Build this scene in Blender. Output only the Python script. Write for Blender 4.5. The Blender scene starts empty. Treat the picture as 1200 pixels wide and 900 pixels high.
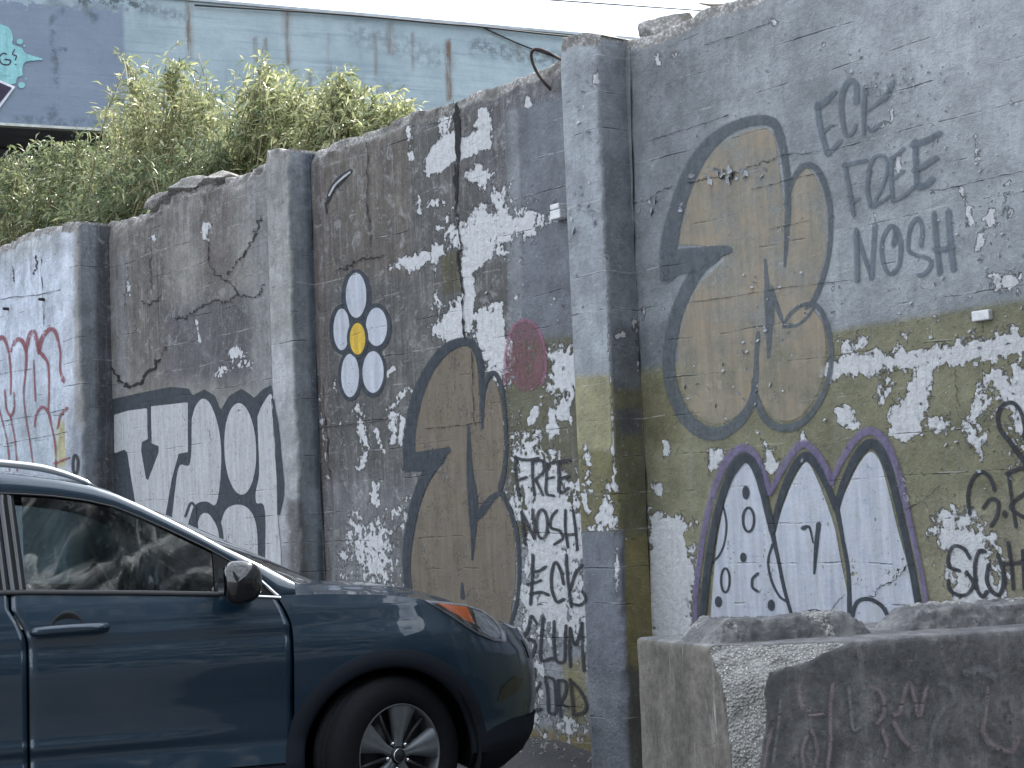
import bpy, bmesh, math, random
import numpy as np
from mathutils import Matrix, Vector

rng = np.random.default_rng(7)
random.seed(7)
SC = bpy.context.scene
COL = SC.collection

# ------------------------------------------------------------------ camera
F_PX = 2000.0
ROLL = math.radians(2.4)
PITCH = math.atan(173 * math.cos(ROLL) / F_PX)
CAM = np.array([0.0, 0.0, 1.22])
cF = np.array([0, math.cos(PITCH), math.sin(PITCH)])
cU0 = np.array([0, -math.sin(PITCH), math.cos(PITCH)])
cX = np.array([1.0, 0, 0])
cR = math.cos(ROLL) * cX - math.sin(ROLL) * cU0
cU = math.sin(ROLL) * cX + math.cos(ROLL) * cU0
cam_d = bpy.data.cameras.new('camera')
cam_d.sensor_width = 36.0
cam_d.lens = 36.0 * F_PX / 1200.0
cam_d.clip_start = 0.05
cam_d.clip_end = 2000
cam_o = bpy.data.objects.new('camera', cam_d)
COL.objects.link(cam_o)
M = Matrix(((cR[0], cU[0], -cF[0], CAM[0]), (cR[1], cU[1], -cF[1], CAM[1]), (cR[2], cU[2], -cF[2], CAM[2]), (0, 0, 0, 1)))
cam_o.matrix_world = M
SC.camera = cam_o

# ------------------------------------------------------------------ sky, sun, exposure
SUN_AZ = math.atan2(0.50, 0.72)      # clockwise from +Y
SUN_EL = math.radians(50)
W_ = bpy.data.worlds.new('World')
SC.world = W_
W_.use_nodes = True
nt = W_.node_tree
for n in list(nt.nodes):
    nt.nodes.remove(n)
wo = nt.nodes.new('ShaderNodeOutputWorld')
bg = nt.nodes.new('ShaderNodeBackground')
sky = nt.nodes.new('ShaderNodeTexSky')
sky.sky_type = 'NISHITA'
sky.sun_disc = False
sky.sun_elevation = SUN_EL
sky.sun_rotation = SUN_AZ
sky.air_density = 1.0
sky.dust_density = 1.5
tc = nt.nodes.new('ShaderNodeTexCoord')
mp = nt.nodes.new('ShaderNodeMapping')
mp.inputs['Scale'].default_value = (1.0, 1.0, 2.6)
cn = nt.nodes.new('ShaderNodeTexNoise')
cn.inputs['Scale'].default_value = 3.2
cn.inputs['Detail'].default_value = 7
cn.inputs['Roughness'].default_value = 0.58
cr = nt.nodes.new('ShaderNodeValToRGB')
cr.color_ramp.elements[0].position = 0.30
cr.color_ramp.elements[0].color = (0, 0, 0, 1)
cr.color_ramp.elements[1].position = 0.56
cr.color_ramp.elements[1].color = (1, 1, 1, 1)
mx = nt.nodes.new('ShaderNodeMix')
mx.data_type = 'RGBA'
mx.inputs['B'].default_value = (8.6, 9.1, 10.0, 1)
nt.links.new(tc.outputs['Generated'], mp.inputs['Vector'])
nt.links.new(mp.outputs[0], cn.inputs['Vector'])
nt.links.new(cn.outputs['Fac'], cr.inputs['Fac'])
nt.links.new(cr.outputs['Color'], mx.inputs['Factor'])
cn2 = nt.nodes.new('ShaderNodeTexNoise')
cn2.inputs['Scale'].default_value = 7.5
cn2.inputs['Detail'].default_value = 8
cn2.inputs['Roughness'].default_value = 0.6
cr2 = nt.nodes.new('ShaderNodeValToRGB')
cr2.color_ramp.elements[0].position = 0.50
cr2.color_ramp.elements[0].color = (8.6, 9.1, 9.8, 1)
cr2.color_ramp.elements[1].position = 0.62
cr2.color_ramp.elements[1].color = (2.3, 2.6, 3.0, 1)
nt.links.new(mp.outputs[0], cn2.inputs['Vector'])
nt.links.new(cn2.outputs['Fac'], cr2.inputs['Fac'])
nt.links.new(cr2.outputs['Color'], mx.inputs['B'])
nt.links.new(sky.outputs[0], mx.inputs['A'])
nt.links.new(mx.outputs['Result'], bg.inputs['Color'])
bg.inputs['Strength'].default_value = 0.13
nt.links.new(bg.outputs[0], wo.inputs['Surface'])

sd = bpy.data.lights.new('sun', 'SUN')
sd.energy = 4.6
sd.angle = math.radians(0.6)
sd.color = (1.0, 0.95, 0.86)
so = bpy.data.objects.new('sun', sd)
COL.objects.link(so)
sdir = Vector((math.sin(SUN_AZ) * math.cos(SUN_EL), math.cos(SUN_AZ) * math.cos(SUN_EL), math.sin(SUN_EL)))
so.rotation_euler = sdir.to_track_quat('Z', 'Y').to_euler()
so.location = (0, 0, 30)

SC.render.engine = 'CYCLES'
SC.cycles.max_bounces = 6
SC.cycles.transparent_max_bounces = 24
SC.view_settings.view_transform = 'Standard'
SC.view_settings.look = 'None'
SC.view_settings.exposure = 1.5
SC.view_settings.gamma = 1.0

# ------------------------------------------------------------------ survey: photo points to metres on the wall
def ray(x, y):
    x = np.asarray(x, float)[..., None]
    y = np.asarray(y, float)[..., None]
    return cF + (x - 600) / F_PX * cR - (y - 450) / F_PX * cU

def proj(P):
    d = np.asarray(P, float) - CAM
    z = d @ cF
    return 600 + F_PX * (d @ cR) / z, 450 - F_PX * (d @ cU) / z

WALL_A = math.radians(51.29)
wD = np.array([math.cos(WALL_A), -math.sin(WALL_A), 0])     # along the wall, to the right
wN = np.array([math.sin(WALL_A), math.cos(WALL_A), 0])      # into the wall
wP0 = np.array([0.52663, 8.77151, 0.0])

def WP(x, y, v=0.0):
    """photo point -> (u, z) on the wall plane pushed back by v"""
    r = ray(x, y)
    t = ((wP0 - CAM) @ wN + v) / (r @ wN)
    P = CAM + r * np.asarray(t)[..., None]
    return (P - wP0) @ wD, P[..., 2]

def W2(u, v, z):
    u = np.asarray(u, float); v = np.asarray(v, float); z = np.asarray(z, float)
    u, v, z = np.broadcast_arrays(u, v, z)
    return wP0 + u[..., None] * wD + v[..., None] * wN + z[..., None] * np.array([0, 0, 1.0])

def px_at_y(x, y, Y):
    """point on the ray of photo pixel x,y at forward distance Y"""
    r = ray(x, y)
    return CAM + r * (Y / r[..., 1:2])

# ------------------------------------------------------------------ helpers
def lin(r, g, b, tint=(1.03, 1.0, 0.94), k=1.0):
    o = []
    for c, t in zip((r, g, b), tint):
        c = c / 255.0
        c = c / 12.92 if c <= 0.04045 else ((c + 0.055) / 1.055) ** 2.4
        o.append(min(0.85, c * t * k))
    return np.array(o)

def link(o, parent=None):
    COL.objects.link(o)
    if parent is not None:
        o.parent = parent
    return o

def tag(o, label=None, cat=None, group=None, kind=None):
    if label: o['label'] = label
    if cat: o['category'] = cat
    if group: o['group'] = group
    if kind: o['kind'] = kind
    return o

def empty(name, loc=(0, 0, 0), rz=0.0, parent=None):
    o = bpy.data.objects.new(name, None)
    o.empty_display_size = 0.3
    o.location = loc
    o.rotation_euler = (0, 0, rz)
    return link(o, parent)

def mesh_obj(name, verts, faces, mat=None, parent=None, smooth=False, attrs=None, mats=None, mi=None):
    me = bpy.data.meshes.new(name)
    V = np.asarray(verts, dtype=np.float32).reshape(-1, 3)
    Fa = np.asarray(faces, dtype=object) if isinstance(faces, list) else faces
    if isinstance(faces, np.ndarray):
        nf, k = faces.shape
        me.vertices.add(len(V)); me.vertices.foreach_set('co', V.ravel())
        me.loops.add(nf * k); me.loops.foreach_set('vertex_index', faces.astype(np.int32).ravel())
        me.polygons.add(nf)
        me.polygons.foreach_set('loop_start', (np.arange(nf) * k).astype(np.int32))
        me.polygons.foreach_set('loop_total', np.full(nf, k, dtype=np.int32))
        me.update(calc_edges=True)
    else:
        me.from_pydata([tuple(map(float, v)) for v in V], [], [tuple(f) for f in faces])
    if attrs:
        for an, arr in attrs.items():
            arr = np.asarray(arr, dtype=np.float32)
            if arr.ndim == 1:
                a = me.attributes.new(an, 'FLOAT', 'POINT'); a.data.foreach_set('value', arr)
            else:
                a = me.attributes.new(an, 'FLOAT_COLOR', 'POINT')
                a.data.foreach_set('color', np.c_[arr, np.ones(len(arr))].astype(np.float32).ravel())
    if mats:
        for m in mats: me.materials.append(m)
        if mi is not None: me.polygons.foreach_set('material_index', np.asarray(mi, dtype=np.int32))
    elif mat is not None:
        me.materials.append(mat)
    if smooth:
        me.polygons.foreach_set('use_smooth', np.ones(len(me.polygons), dtype=bool))
    me.validate(); me.update()
    o = bpy.data.objects.new(name, me)
    return link(o, parent)

def grid_faces(n, m, off=0, flip=False, keep=None):
    i, j = np.meshgrid(np.arange(n - 1), np.arange(m - 1), indexing='ij')
    a = i * m + j
    f = np.stack([a, a + m, a + m + 1, a + 1], -1).reshape(-1, 4) + off
    if flip: f = f[:, ::-1]
    if keep is not None:
        f = f[keep.reshape(-1)]
    return f

def grid_obj(name, P, mat, parent=None, smooth=True, flip=False, keep=None, attrs=None):
    n, m = P.shape[:2]
    f = grid_faces(n, m, 0, flip, keep)
    at = {k: v.reshape((n * m,) + v.shape[2:]) for k, v in attrs.items()} if attrs else None
    return mesh_obj(name, P.reshape(-1, 3), f, mat, parent, smooth, at)

class MB:
    def __init__(s): s.v = []; s.f = []; s.n = 0
    def add(s, V, Fc):
        V = np.asarray(V, float).reshape(-1, 3)
        for f in Fc: s.f.append(tuple(int(i) + s.n for i in f))
        s.v.append(V); s.n += len(V); return s
    def box(s, c, d, R=None):
        h = np.array(d) / 2
        V = np.array([[x, y, z] for x in (-1, 1) for y in (-1, 1) for z in (-1, 1)]) * h
        if R is not None: V = V @ np.asarray(R).T
        V = V + np.array(c)
        return s.add(V, [(0, 1, 3, 2), (4, 6, 7, 5), (0, 4, 5, 1), (2, 3, 7, 6), (0, 2, 6, 4), (1, 5, 7, 3)])
    def tube(s, pts, r, n=8, closed=False, flat=1.0):
        P = np.asarray(pts, float); k = len(P)
        rr = np.full(k, r) if np.isscalar(r) else np.asarray(r, float)
        T = np.gradient(P, axis=0)
        if closed: T = np.roll(P, -1, 0) - np.roll(P, 1, 0)
        T /= np.linalg.norm(T, axis=1)[:, None] + 1e-9
        V = []
        ref = np.array([0, 0, 1.0])
        if abs(T[0] @ ref) > .9: ref = np.array([1.0, 0, 0])
        for i in range(k):
            a = np.cross(T[i], ref); a /= np.linalg.norm(a) + 1e-9
            b = np.cross(a, T[i]); ref = b
            th = np.arange(n) / n * 2 * np.pi
            V.append(P[i] + rr[i] * (np.cos(th)[:, None] * a + flat * np.sin(th)[:, None] * b))
        Fc = []
        for i in range(k if closed else k - 1):
            i2 = (i + 1) % k
            for j in range(n):
                Fc.append((i * n + j, i * n + (j + 1) % n, i2 * n + (j + 1) % n, i2 * n + j))
        if not closed:
            Fc.append(tuple(range(n))[::-1]); Fc.append(tuple((k - 1) * n + j for j in range(n)))
        return s.add(np.concatenate(V), Fc)
    def lathe(s, prof, c, ax, n=32):
        """prof: (radius, offset along ax)"""
        ax = np.array(ax, float); ax /= np.linalg.norm(ax)
        ref = np.array([0, 0, 1.0]) if abs(ax[2]) < .9 else np.array([1.0, 0, 0])
        a = np.cross(ax, ref); a /= np.linalg.norm(a); b = np.cross(ax, a)
        th = np.arange(n) / n * 2 * np.pi
        V = [np.array(c) + ax * o + r * (np.cos(th)[:, None] * a + np.sin(th)[:, None] * b) for r, o in prof]
        k = len(prof)
        Fc = [(i * n + j, i * n + (j + 1) % n, (i + 1) * n + (j + 1) % n, (i + 1) * n + j) for i in range(k - 1) for j in range(n)]
        return s.add(np.concatenate(V), Fc)
    def build(s, name, mat, parent=None, smooth=False, bevel=0):
        o = mesh_obj(name, np.concatenate(s.v), s.f, mat, parent, smooth)
        if bevel:
            b = o.modifiers.new('bevel', 'BEVEL'); b.width = bevel; b.segments = 2; b.limit_method = 'ANGLE'
        return o

def hsh(i):
    return (math.sin(i * 127.1 + 3.3) * 43758.5453) % 1.0

# smooth value noise in numpy (for geometry)
def vnoise(x, y, seed=0):
    x = np.asarray(x, float); y = np.asarray(y, float)
    xi = np.floor(x); yi = np.floor(y); fx = x - xi; fy = y - yi
    fx = fx * fx * (3 - 2 * fx); fy = fy * fy * (3 - 2 * fy)
    def h(a, b):
        return (np.sin(a * 127.1 + b * 311.7 + seed * 74.7) * 43758.5453) % 1.0
    return (h(xi, yi) * (1 - fx) + h(xi + 1, yi) * fx) * (1 - fy) + (h(xi, yi + 1) * (1 - fx) + h(xi + 1, yi + 1) * fx) * fy

def fbm(x, y, seed=0, o=4):
    r = 0; a = .5; t = 0
    for k in range(o):
        r = r + a * vnoise(x * 2 ** k, y * 2 ** k, seed + k); t += a; a *= .55
    return r / t

# ------------------------------------------------------------------ materials
class NT:
    def __init__(s, name):
        s.m = bpy.data.materials.new(name); s.m.use_nodes = True
        s.t = s.m.node_tree
        for n in list(s.t.nodes): s.t.nodes.remove(n)
        s.out = s.t.nodes.new('ShaderNodeOutputMaterial')
        s.tc = None
    def n(s, typ, **kw):
        nd = s.t.nodes.new(typ)
        for k, v in kw.items():
            if k.startswith('_'): setattr(nd, k[1:], v)
            else:
                key = k.replace('__', ' ')
                s.put(nd.inputs[key], v)
        return nd
    def put(s, sock, v):
        if isinstance(v, bpy.types.NodeSocket): s.t.links.new(v, sock)
        elif v is not None:
            if sock.type == 'RGBA' and not np.isscalar(v) and len(v) == 3: v = (*map(float, v), 1)
            sock.default_value = v if np.isscalar(v) or isinstance(v, tuple) else tuple(map(float, v))
    def math(s, op, a, b=None, c=None, clamp=False):
        nd = s.t.nodes.new('ShaderNodeMath'); nd.operation = op; nd.use_clamp = clamp
        s.put(nd.inputs[0], a)
        if b is not None: s.put(nd.inputs[1], b)
        if c is not None: s.put(nd.inputs[2], c)
        return nd.outputs[0]
    def mix(s, f, a, b, mode='MIX'):
        nd = s.t.nodes.new('ShaderNodeMix'); nd.data_type = 'RGBA'; nd.blend_type = mode
        s.put(nd.inputs['Factor'], f); s.put(nd.inputs['A'], a); s.put(nd.inputs['B'], b)
        return nd.outputs['Result']
    def obj(s):
        if s.tc is None: s.tc = s.t.nodes.new('ShaderNodeTexCoord').outputs['Object']
        return s.tc
    def map(s, sc, loc=(0, 0, 0)):
        nd = s.t.nodes.new('ShaderNodeMapping'); nd.inputs['Scale'].default_value = sc if not np.isscalar(sc) else (sc,) * 3
        nd.inputs['Location'].default_value = loc
        s.t.links.new(s.obj(), nd.inputs['Vector']); return nd.outputs[0]
    def noise(s, scale, det=5, rough=.6, vec=None, dist=0.0):
        nd = s.t.nodes.new('ShaderNodeTexNoise')
        s.t.links.new(vec if vec is not None else s.obj(), nd.inputs['Vector'])
        nd.inputs['Scale'].default_value = scale; nd.inputs['Detail'].default_value = det
        nd.inputs['Roughness'].default_value = rough; nd.inputs['Distortion'].default_value = dist
        return nd.outputs['Fac']
    def ss(s, v, a, b, lo=0.0, hi=1.0):
        nd = s.t.nodes.new('ShaderNodeMapRange'); nd.interpolation_type = 'SMOOTHSTEP'
        s.put(nd.inputs['Value'], v); nd.inputs['From Min'].default_value = a; nd.inputs['From Max'].default_value = b
        nd.inputs['To Min'].default_value = lo; nd.inputs['To Max'].default_value = hi
        return nd.outputs['Result']
    def attr(s, name, col=False):
        nd = s.t.nodes.new('ShaderNodeAttribute'); nd.attribute_name = name
        return nd.outputs['Color' if col else 'Fac']
    def bump(s, h, st=.5, dist=.01, nrm=None):
        nd = s.t.nodes.new('ShaderNodeBump'); nd.inputs['Strength'].default_value = st; nd.inputs['Distance'].default_value = dist
        s.put(nd.inputs['Height'], h)
        if nrm is not None: s.put(nd.inputs['Normal'], nrm)
        return nd.outputs[0]
    def pbr(s, **kw):
        nd = s.n('ShaderNodeBsdfPrincipled', **kw)
        return nd
    def done(s, sh):
        s.t.links.new(sh if isinstance(sh, bpy.types.NodeSocket) else sh.outputs[0], s.out.inputs['Surface'])
        return s.m

def simple(name, col, rough=.6, metal=0.0, nscale=0, namp=.25, bump=0.0, coat=0.0, spec=.5):
    t = NT(name)
    c = tuple(col)
    kw = dict(Roughness=rough, Metallic=metal)
    if nscale:
        nf = t.noise(nscale, 6, .65)
        k = t.ss(nf, .25, .75, 1 - namp, 1 + namp)
        cc = t.mix(1.0, (*c, 1), k, 'MULTIPLY')
        kw['Base Color'] = cc
        if bump: kw['Normal'] = t.bump(nf, .6, bump)
    else:
        kw['Base Color'] = (*c, 1)
    b = t.pbr(**{k.replace(' ', '__'): v for k, v in kw.items()})
    if coat: b.inputs['Coat Weight'].default_value = coat; b.inputs['Coat Roughness'].default_value = .04
    b.inputs['Specular IOR Level'].default_value = spec
    return t.done(b)
# ------------------------------------------------------------------ wall material (procedural, driven by painted-area fields)
def wall_material(name, streak=1.0, rough_amt=1.0):
    t = NT(name)
    base = t.attr('paint', True)
    white = t.attr('peel')          # 0..1, 0.5 = edge of a peeled / white area
    grime = t.attr('grime')
    top = t.attr('raw')
    n1 = t.noise(5.5, 9, .68)
    n2 = t.noise(30, 6, .7)
    nf = t.noise(140, 3, .6)
    vs = t.noise(1.0, 7, .72, t.map((16, 16, 1.1)))
    vs2 = t.noise(1.0, 5, .6, t.map((55, 55, 2.4), (3, 1, 0)))
    # peel
    w = t.math('ADD', white, t.math('MULTIPLY', t.math('SUBTRACT', n1, .5), 1.5))
    nm = t.noise(15, 7, .72, dist=.4)
    w = t.math('ADD', w, t.math('MULTIPLY', t.math('SUBTRACT', nm, .5), 1.25))
    w = t.math('ADD', w, t.math('MULTIPLY', t.math('SUBTRACT', n2, .5), .9))
    gate = t.ss(white, .02, .10)
    wm = t.math('MULTIPLY', t.ss(w, .49, .535), gate)
    wbump = t.math('MULTIPLY', t.ss(w, .44, .56), gate)
    # base variation
    k = t.ss(n1, .28, .72, .74, 1.24)
    big = t.noise(1.1, 5, .62)
    base = t.mix(1.0, base, t.ss(big, .32, .68, .84, 1.14), 'MULTIPLY')
    base = t.mix(t.math('MULTIPLY', t.ss(vs, .50, .70), .16), base, (.38, .39, .41, 1))
    base = t.mix(t.math('MULTIPLY', t.ss(vs2, .55, .72), .22), base, (.07, .07, .075, 1))
    c = t.mix(1.0, base, k, 'MULTIPLY')
    k2 = t.ss(n2, .3, .72, .88, 1.08)
    c = t.mix(1.0, c, k2, 'MULTIPLY')
    g = t.math('MULTIPLY', grime, t.ss(vs, .34, .66))
    c = t.mix(t.math('MULTIPLY', g, .85, clamp=True), c, (.045, .042, .045, 1))
    lt = t.math('MULTIPLY', t.math('MULTIPLY', grime, .55), t.ss(vs2, .53, .70))
    c = t.mix(lt, c, (.34, .33, .33, 1))
    mo = t.noise(10, 8, .78, dist=.8); mo2 = t.noise(17, 8, .78, t.map((1, 1, .6), (5, 2, 1)), dist=.8)
    c = t.mix(t.math('MULTIPLY', t.math('MULTIPLY', t.ss(mo, .52, .64), t.ss(grime, .05, .6)), .55), c, (.34, .345, .345, 1))
    c = t.mix(t.math('MULTIPLY', t.math('MULTIPLY', t.ss(mo2, .54, .64), t.ss(grime, .02, .5)), .5), c, (.055, .055, .055, 1))
    # form-board joints
    sx = t.n('ShaderNodeSeparateXYZ'); t.t.links.new(t.obj(), sx.inputs[0])
    wob = t.noise(1.7, 3, .5)
    zz = t.math('ADD', sx.outputs[2], t.math('MULTIPLY', t.math('SUBTRACT', wob, .5), .06))
    fr = t.math('FRACT', t.math('DIVIDE', zz, .185))
    ln = t.ss(t.math('ABSOLUTE', t.math('SUBTRACT', fr, .5)), .0, .030, 1, 0)
    seg = t.ss(t.noise(1.0, 6, .7, t.map((2.6, 2.6, 5.4), (7, 0, 2))), .50, .66)
    ln = t.math('MULTIPLY', ln, seg)
    c = t.mix(t.math('MULTIPLY', ln, .42), c, (.07, .07, .07, 1))
    ln2 = t.ss(t.math('ABSOLUTE', t.math('SUBTRACT', fr, .535)), .0, .030, 1, 0)
    ln2 = t.math('MULTIPLY', ln2, t.ss(t.noise(1.0, 6, .75, t.map((3.5, 3.5, 5.4), (1, 0, 5))), .50, .62))
    c = t.mix(t.math('MULTIPLY', ln2, .45), c, (.55, .55, .55, 1))  # pale line by each joint: peeling ridge with its highlight painted in
    sp_ = t.math('MULTIPLY', t.ss(t.noise(48, 5, .75, dist=.6), .60, .68), .40)
    c = t.mix(sp_, c, (.50, .50, .50, 1))
    # white underlayer
    wc = t.mix(t.ss(n2, .3, .7), (.44, .45, .465, 1), (.60, .605, .615, 1))
    wc = t.mix(t.math('MULTIPLY', t.ss(vs2, .52, .7), .35), wc, (.30, .30, .31, 1))
    edge_ = t.math('MULTIPLY', t.math('MULTIPLY', t.ss(w, .44, .49), t.math('SUBTRACT', 1.0, wm)), gate)
    c = t.mix(t.math('MULTIPLY', edge_, .55), c, (.06, .058, .055, 1))  # thin dark rim painted as the shadow of the raised peel edge
    c = t.mix(wm, c, wc)
    # pits and specks
    pit = t.ss(t.noise(70, 2, .5), .70, .76)
    c = t.mix(t.math('MULTIPLY', pit, .5), c, (.06, .06, .06, 1))
    # raw broken concrete
    vo = t.n('ShaderNodeTexVoronoi', Scale=55.0); t.t.links.new(t.obj(), vo.inputs['Vector'])
    ag = t.mix(t.ss(vo.outputs['Distance'], .1, .7), (.55, .54, .52, 1), (.26, .25, .24, 1))
    ag = t.mix(t.ss(n1, .35, .7), ag, (.13, .125, .115, 1))
    c = t.mix(t.ss(t.math('ADD', top, t.math('MULTIPLY', t.math('SUBTRACT', n1, .5), .9)), .45, .6), c, ag)
    h = t.math('ADD', t.math('MULTIPLY', wbump, -2.2), t.math('MULTIPLY', n2, 1.1))
    h = t.math('ADD', h, t.math('MULTIPLY', ln, -1.3))
    h = t.math('ADD', h, t.math('MULTIPLY', nf, .25))
    h = t.math('ADD', h, t.math('MULTIPLY', n1, 1.2))
    nb = t.bump(h, .85, .011 * rough_amt)
    b = t.pbr(**{'Base__Color': c, 'Roughness': .88, 'Normal': nb})
    b.inputs['Specular IOR Level'].default_value = .3
    return t.done(b)

M_WALL = wall_material('weathered_painted_concrete')

# ------------------------------------------------------------------ painted fields in photo pixels, baked per wall vertex
def sdf_poly(px, py, pts):
    P = np.asarray(pts, float); n = len(P)
    d = np.full(px.shape, 1e18); ins = np.zeros(px.shape, bool)
    for i in range(n):
        ax, ay = P[i]; bx, by = P[(i + 1) % n]
        ex, ey = bx - ax, by - ay
        wx, wy = px - ax, py - ay
        tt = np.clip((wx * ex + wy * ey) / (ex * ex + ey * ey + 1e-9), 0, 1)
        d = np.minimum(d, (wx - ex * tt) ** 2 + (wy - ey * tt) ** 2)
        c = ((ay <= py) & (by > py)) | ((by <= py) & (ay > py))
        with np.errstate(divide='ignore', invalid='ignore'):
            xi = ax + (py - ay) * ex / (ey if ey != 0 else 1e-9)
        ins ^= c & (px < xi)
    d = np.sqrt(d)
    return np.where(ins, -d, d)

def sdf_line(px, py, pts):
    P = np.asarray(pts, float); d = np.full(px.shape, 1e18)
    for i in range(len(P) - 1):
        ax, ay = P[i]; bx, by = P[i + 1]; ex, ey = bx - ax, by - ay
        wx, wy = px - ax, py - ay
        tt = np.clip((wx * ex + wy * ey) / (ex * ex + ey * ey + 1e-9), 0, 1)
        d = np.minimum(d, (wx - ex * tt) ** 2 + (wy - ey * tt) ** 2)
    return np.sqrt(d)

def relief(u, z):
    return .0035 * (fbm(u * 1.1, z * 1.1, 3, 3) - .5) + .0022 * (fbm(u * .8, z * 11, 5, 2) - .5)

BRIGHT = 1.0
def bake(u, z, v, ops, base, raw=None, grime=0.25, peel=0.0):
    P = W2(u, v, z)
    px, py = proj(P)
    col = np.zeros(px.shape + (3,)) + np.asarray(base)
    pe = np.zeros(px.shape) + peel; gr = np.zeros(px.shape) + grime; rw = np.zeros(px.shape) if raw is None else raw.copy()
    wob = 5 * (fbm(px * .06, py * .06, 11, 3) - .5)
    for op in ops:
        k, pts = op[0], op[1]
        if k == 'c':        # colour polygon: pts, colour, softness
            s = sdf_poly(px, py, pts) + wob * (1 if len(op) < 5 else op[4])
            a = np.clip(.5 - s / (2 * op[3]), 0, 1)[..., None]
            a = a * a * (3 - 2 * a)
            col = col * (1 - a) + np.asarray(op[2]) * a
        elif k == 'w':      # white patch: pts, strength, softness
            s = sdf_poly(px, py, pts) + wob
            a = np.clip(.5 - s / (4.6 * op[3]), 0, 1)
            pe = np.maximum(pe, a * op[2] * 1.05)
        elif k == 'wl':     # white along a line: pts, strength, width
            s = sdf_line(px, py, pts)
            pe = np.maximum(pe, np.clip(1 - s / op[3] * .42, 0, 1) * op[2] * .95)
        elif k == 'x':      # no white here
            s = sdf_poly(px, py, pts)
            pe = pe * (1 - np.clip(.5 - s / (2 * op[2]), 0, 1))
        elif k == 'g':      # grime
            s = sdf_poly(px, py, pts); a = np.clip(.5 - s / (2 * op[3]), 0, 1)
            gr = gr * (1 - a) + op[2] * a
        elif k == 'r':      # raw concrete
            s = sdf_poly(px, py, pts) + wob; a = np.clip(.5 - s / (2 * op[3]), 0, 1)
            rw = np.maximum(rw, a * op[2])
    return dict(paint=col, peel=pe, grime=gr, raw=rw)

GRAY = lin(144, 151, 159); GRAY_L = lin(163, 170, 179); GRAY_D = lin(126, 132, 140)
OLIVE = lin(126, 126, 106); OLIVE_D = lin(98, 98, 82)
CONC = lin(142, 142, 142); CONC_D = lin(118, 115, 113)
DARK = lin(102, 103, 104); BROWN = lin(113, 108, 104)
WHITE = lin(190, 200, 218)

wall = empty('concrete_retaining_wall', tuple(wP0), -WALL_A)
tag(wall, 'tall weathered concrete retaining wall with peeling paint, pilasters and graffiti behind the blue car', 'wall')

# top profile, traced from the photograph (u, z)
_tp = [(-40, 315), (0, 297), (30, 286), (60, 272), (95, 263), (131, 257), (150, 254), (180, 243), (215, 222), (240, 216), (265, 206), (290, 199), (312, 190), (330, 180), (362, 178),
       (385, 168), (420, 158), (450, 146), (480, 131), (520, 120), (560, 104), (590, 96), (615, 88), (640, 76), (665, 60), (690, 47), (712, 42), (735, 45),
       (752, 41), (775, 34), (800, 20), (825, 10), (860, 0), (960, -38), (1100, -100), (1250, -185)]
_tx = np.array([WP(a, b) for a, b in _tp])
def top_z(u):
    return np.interp(u, _tx[:, 0], _tx[:, 1])

def top_edge(u):
    return top_z(u) + .028 * (fbm(u * 9, u * 0 + 4, 21, 4) - .5) + .03 * (vnoise(u * 3.2, u * 0, 31) - .5)

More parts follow.
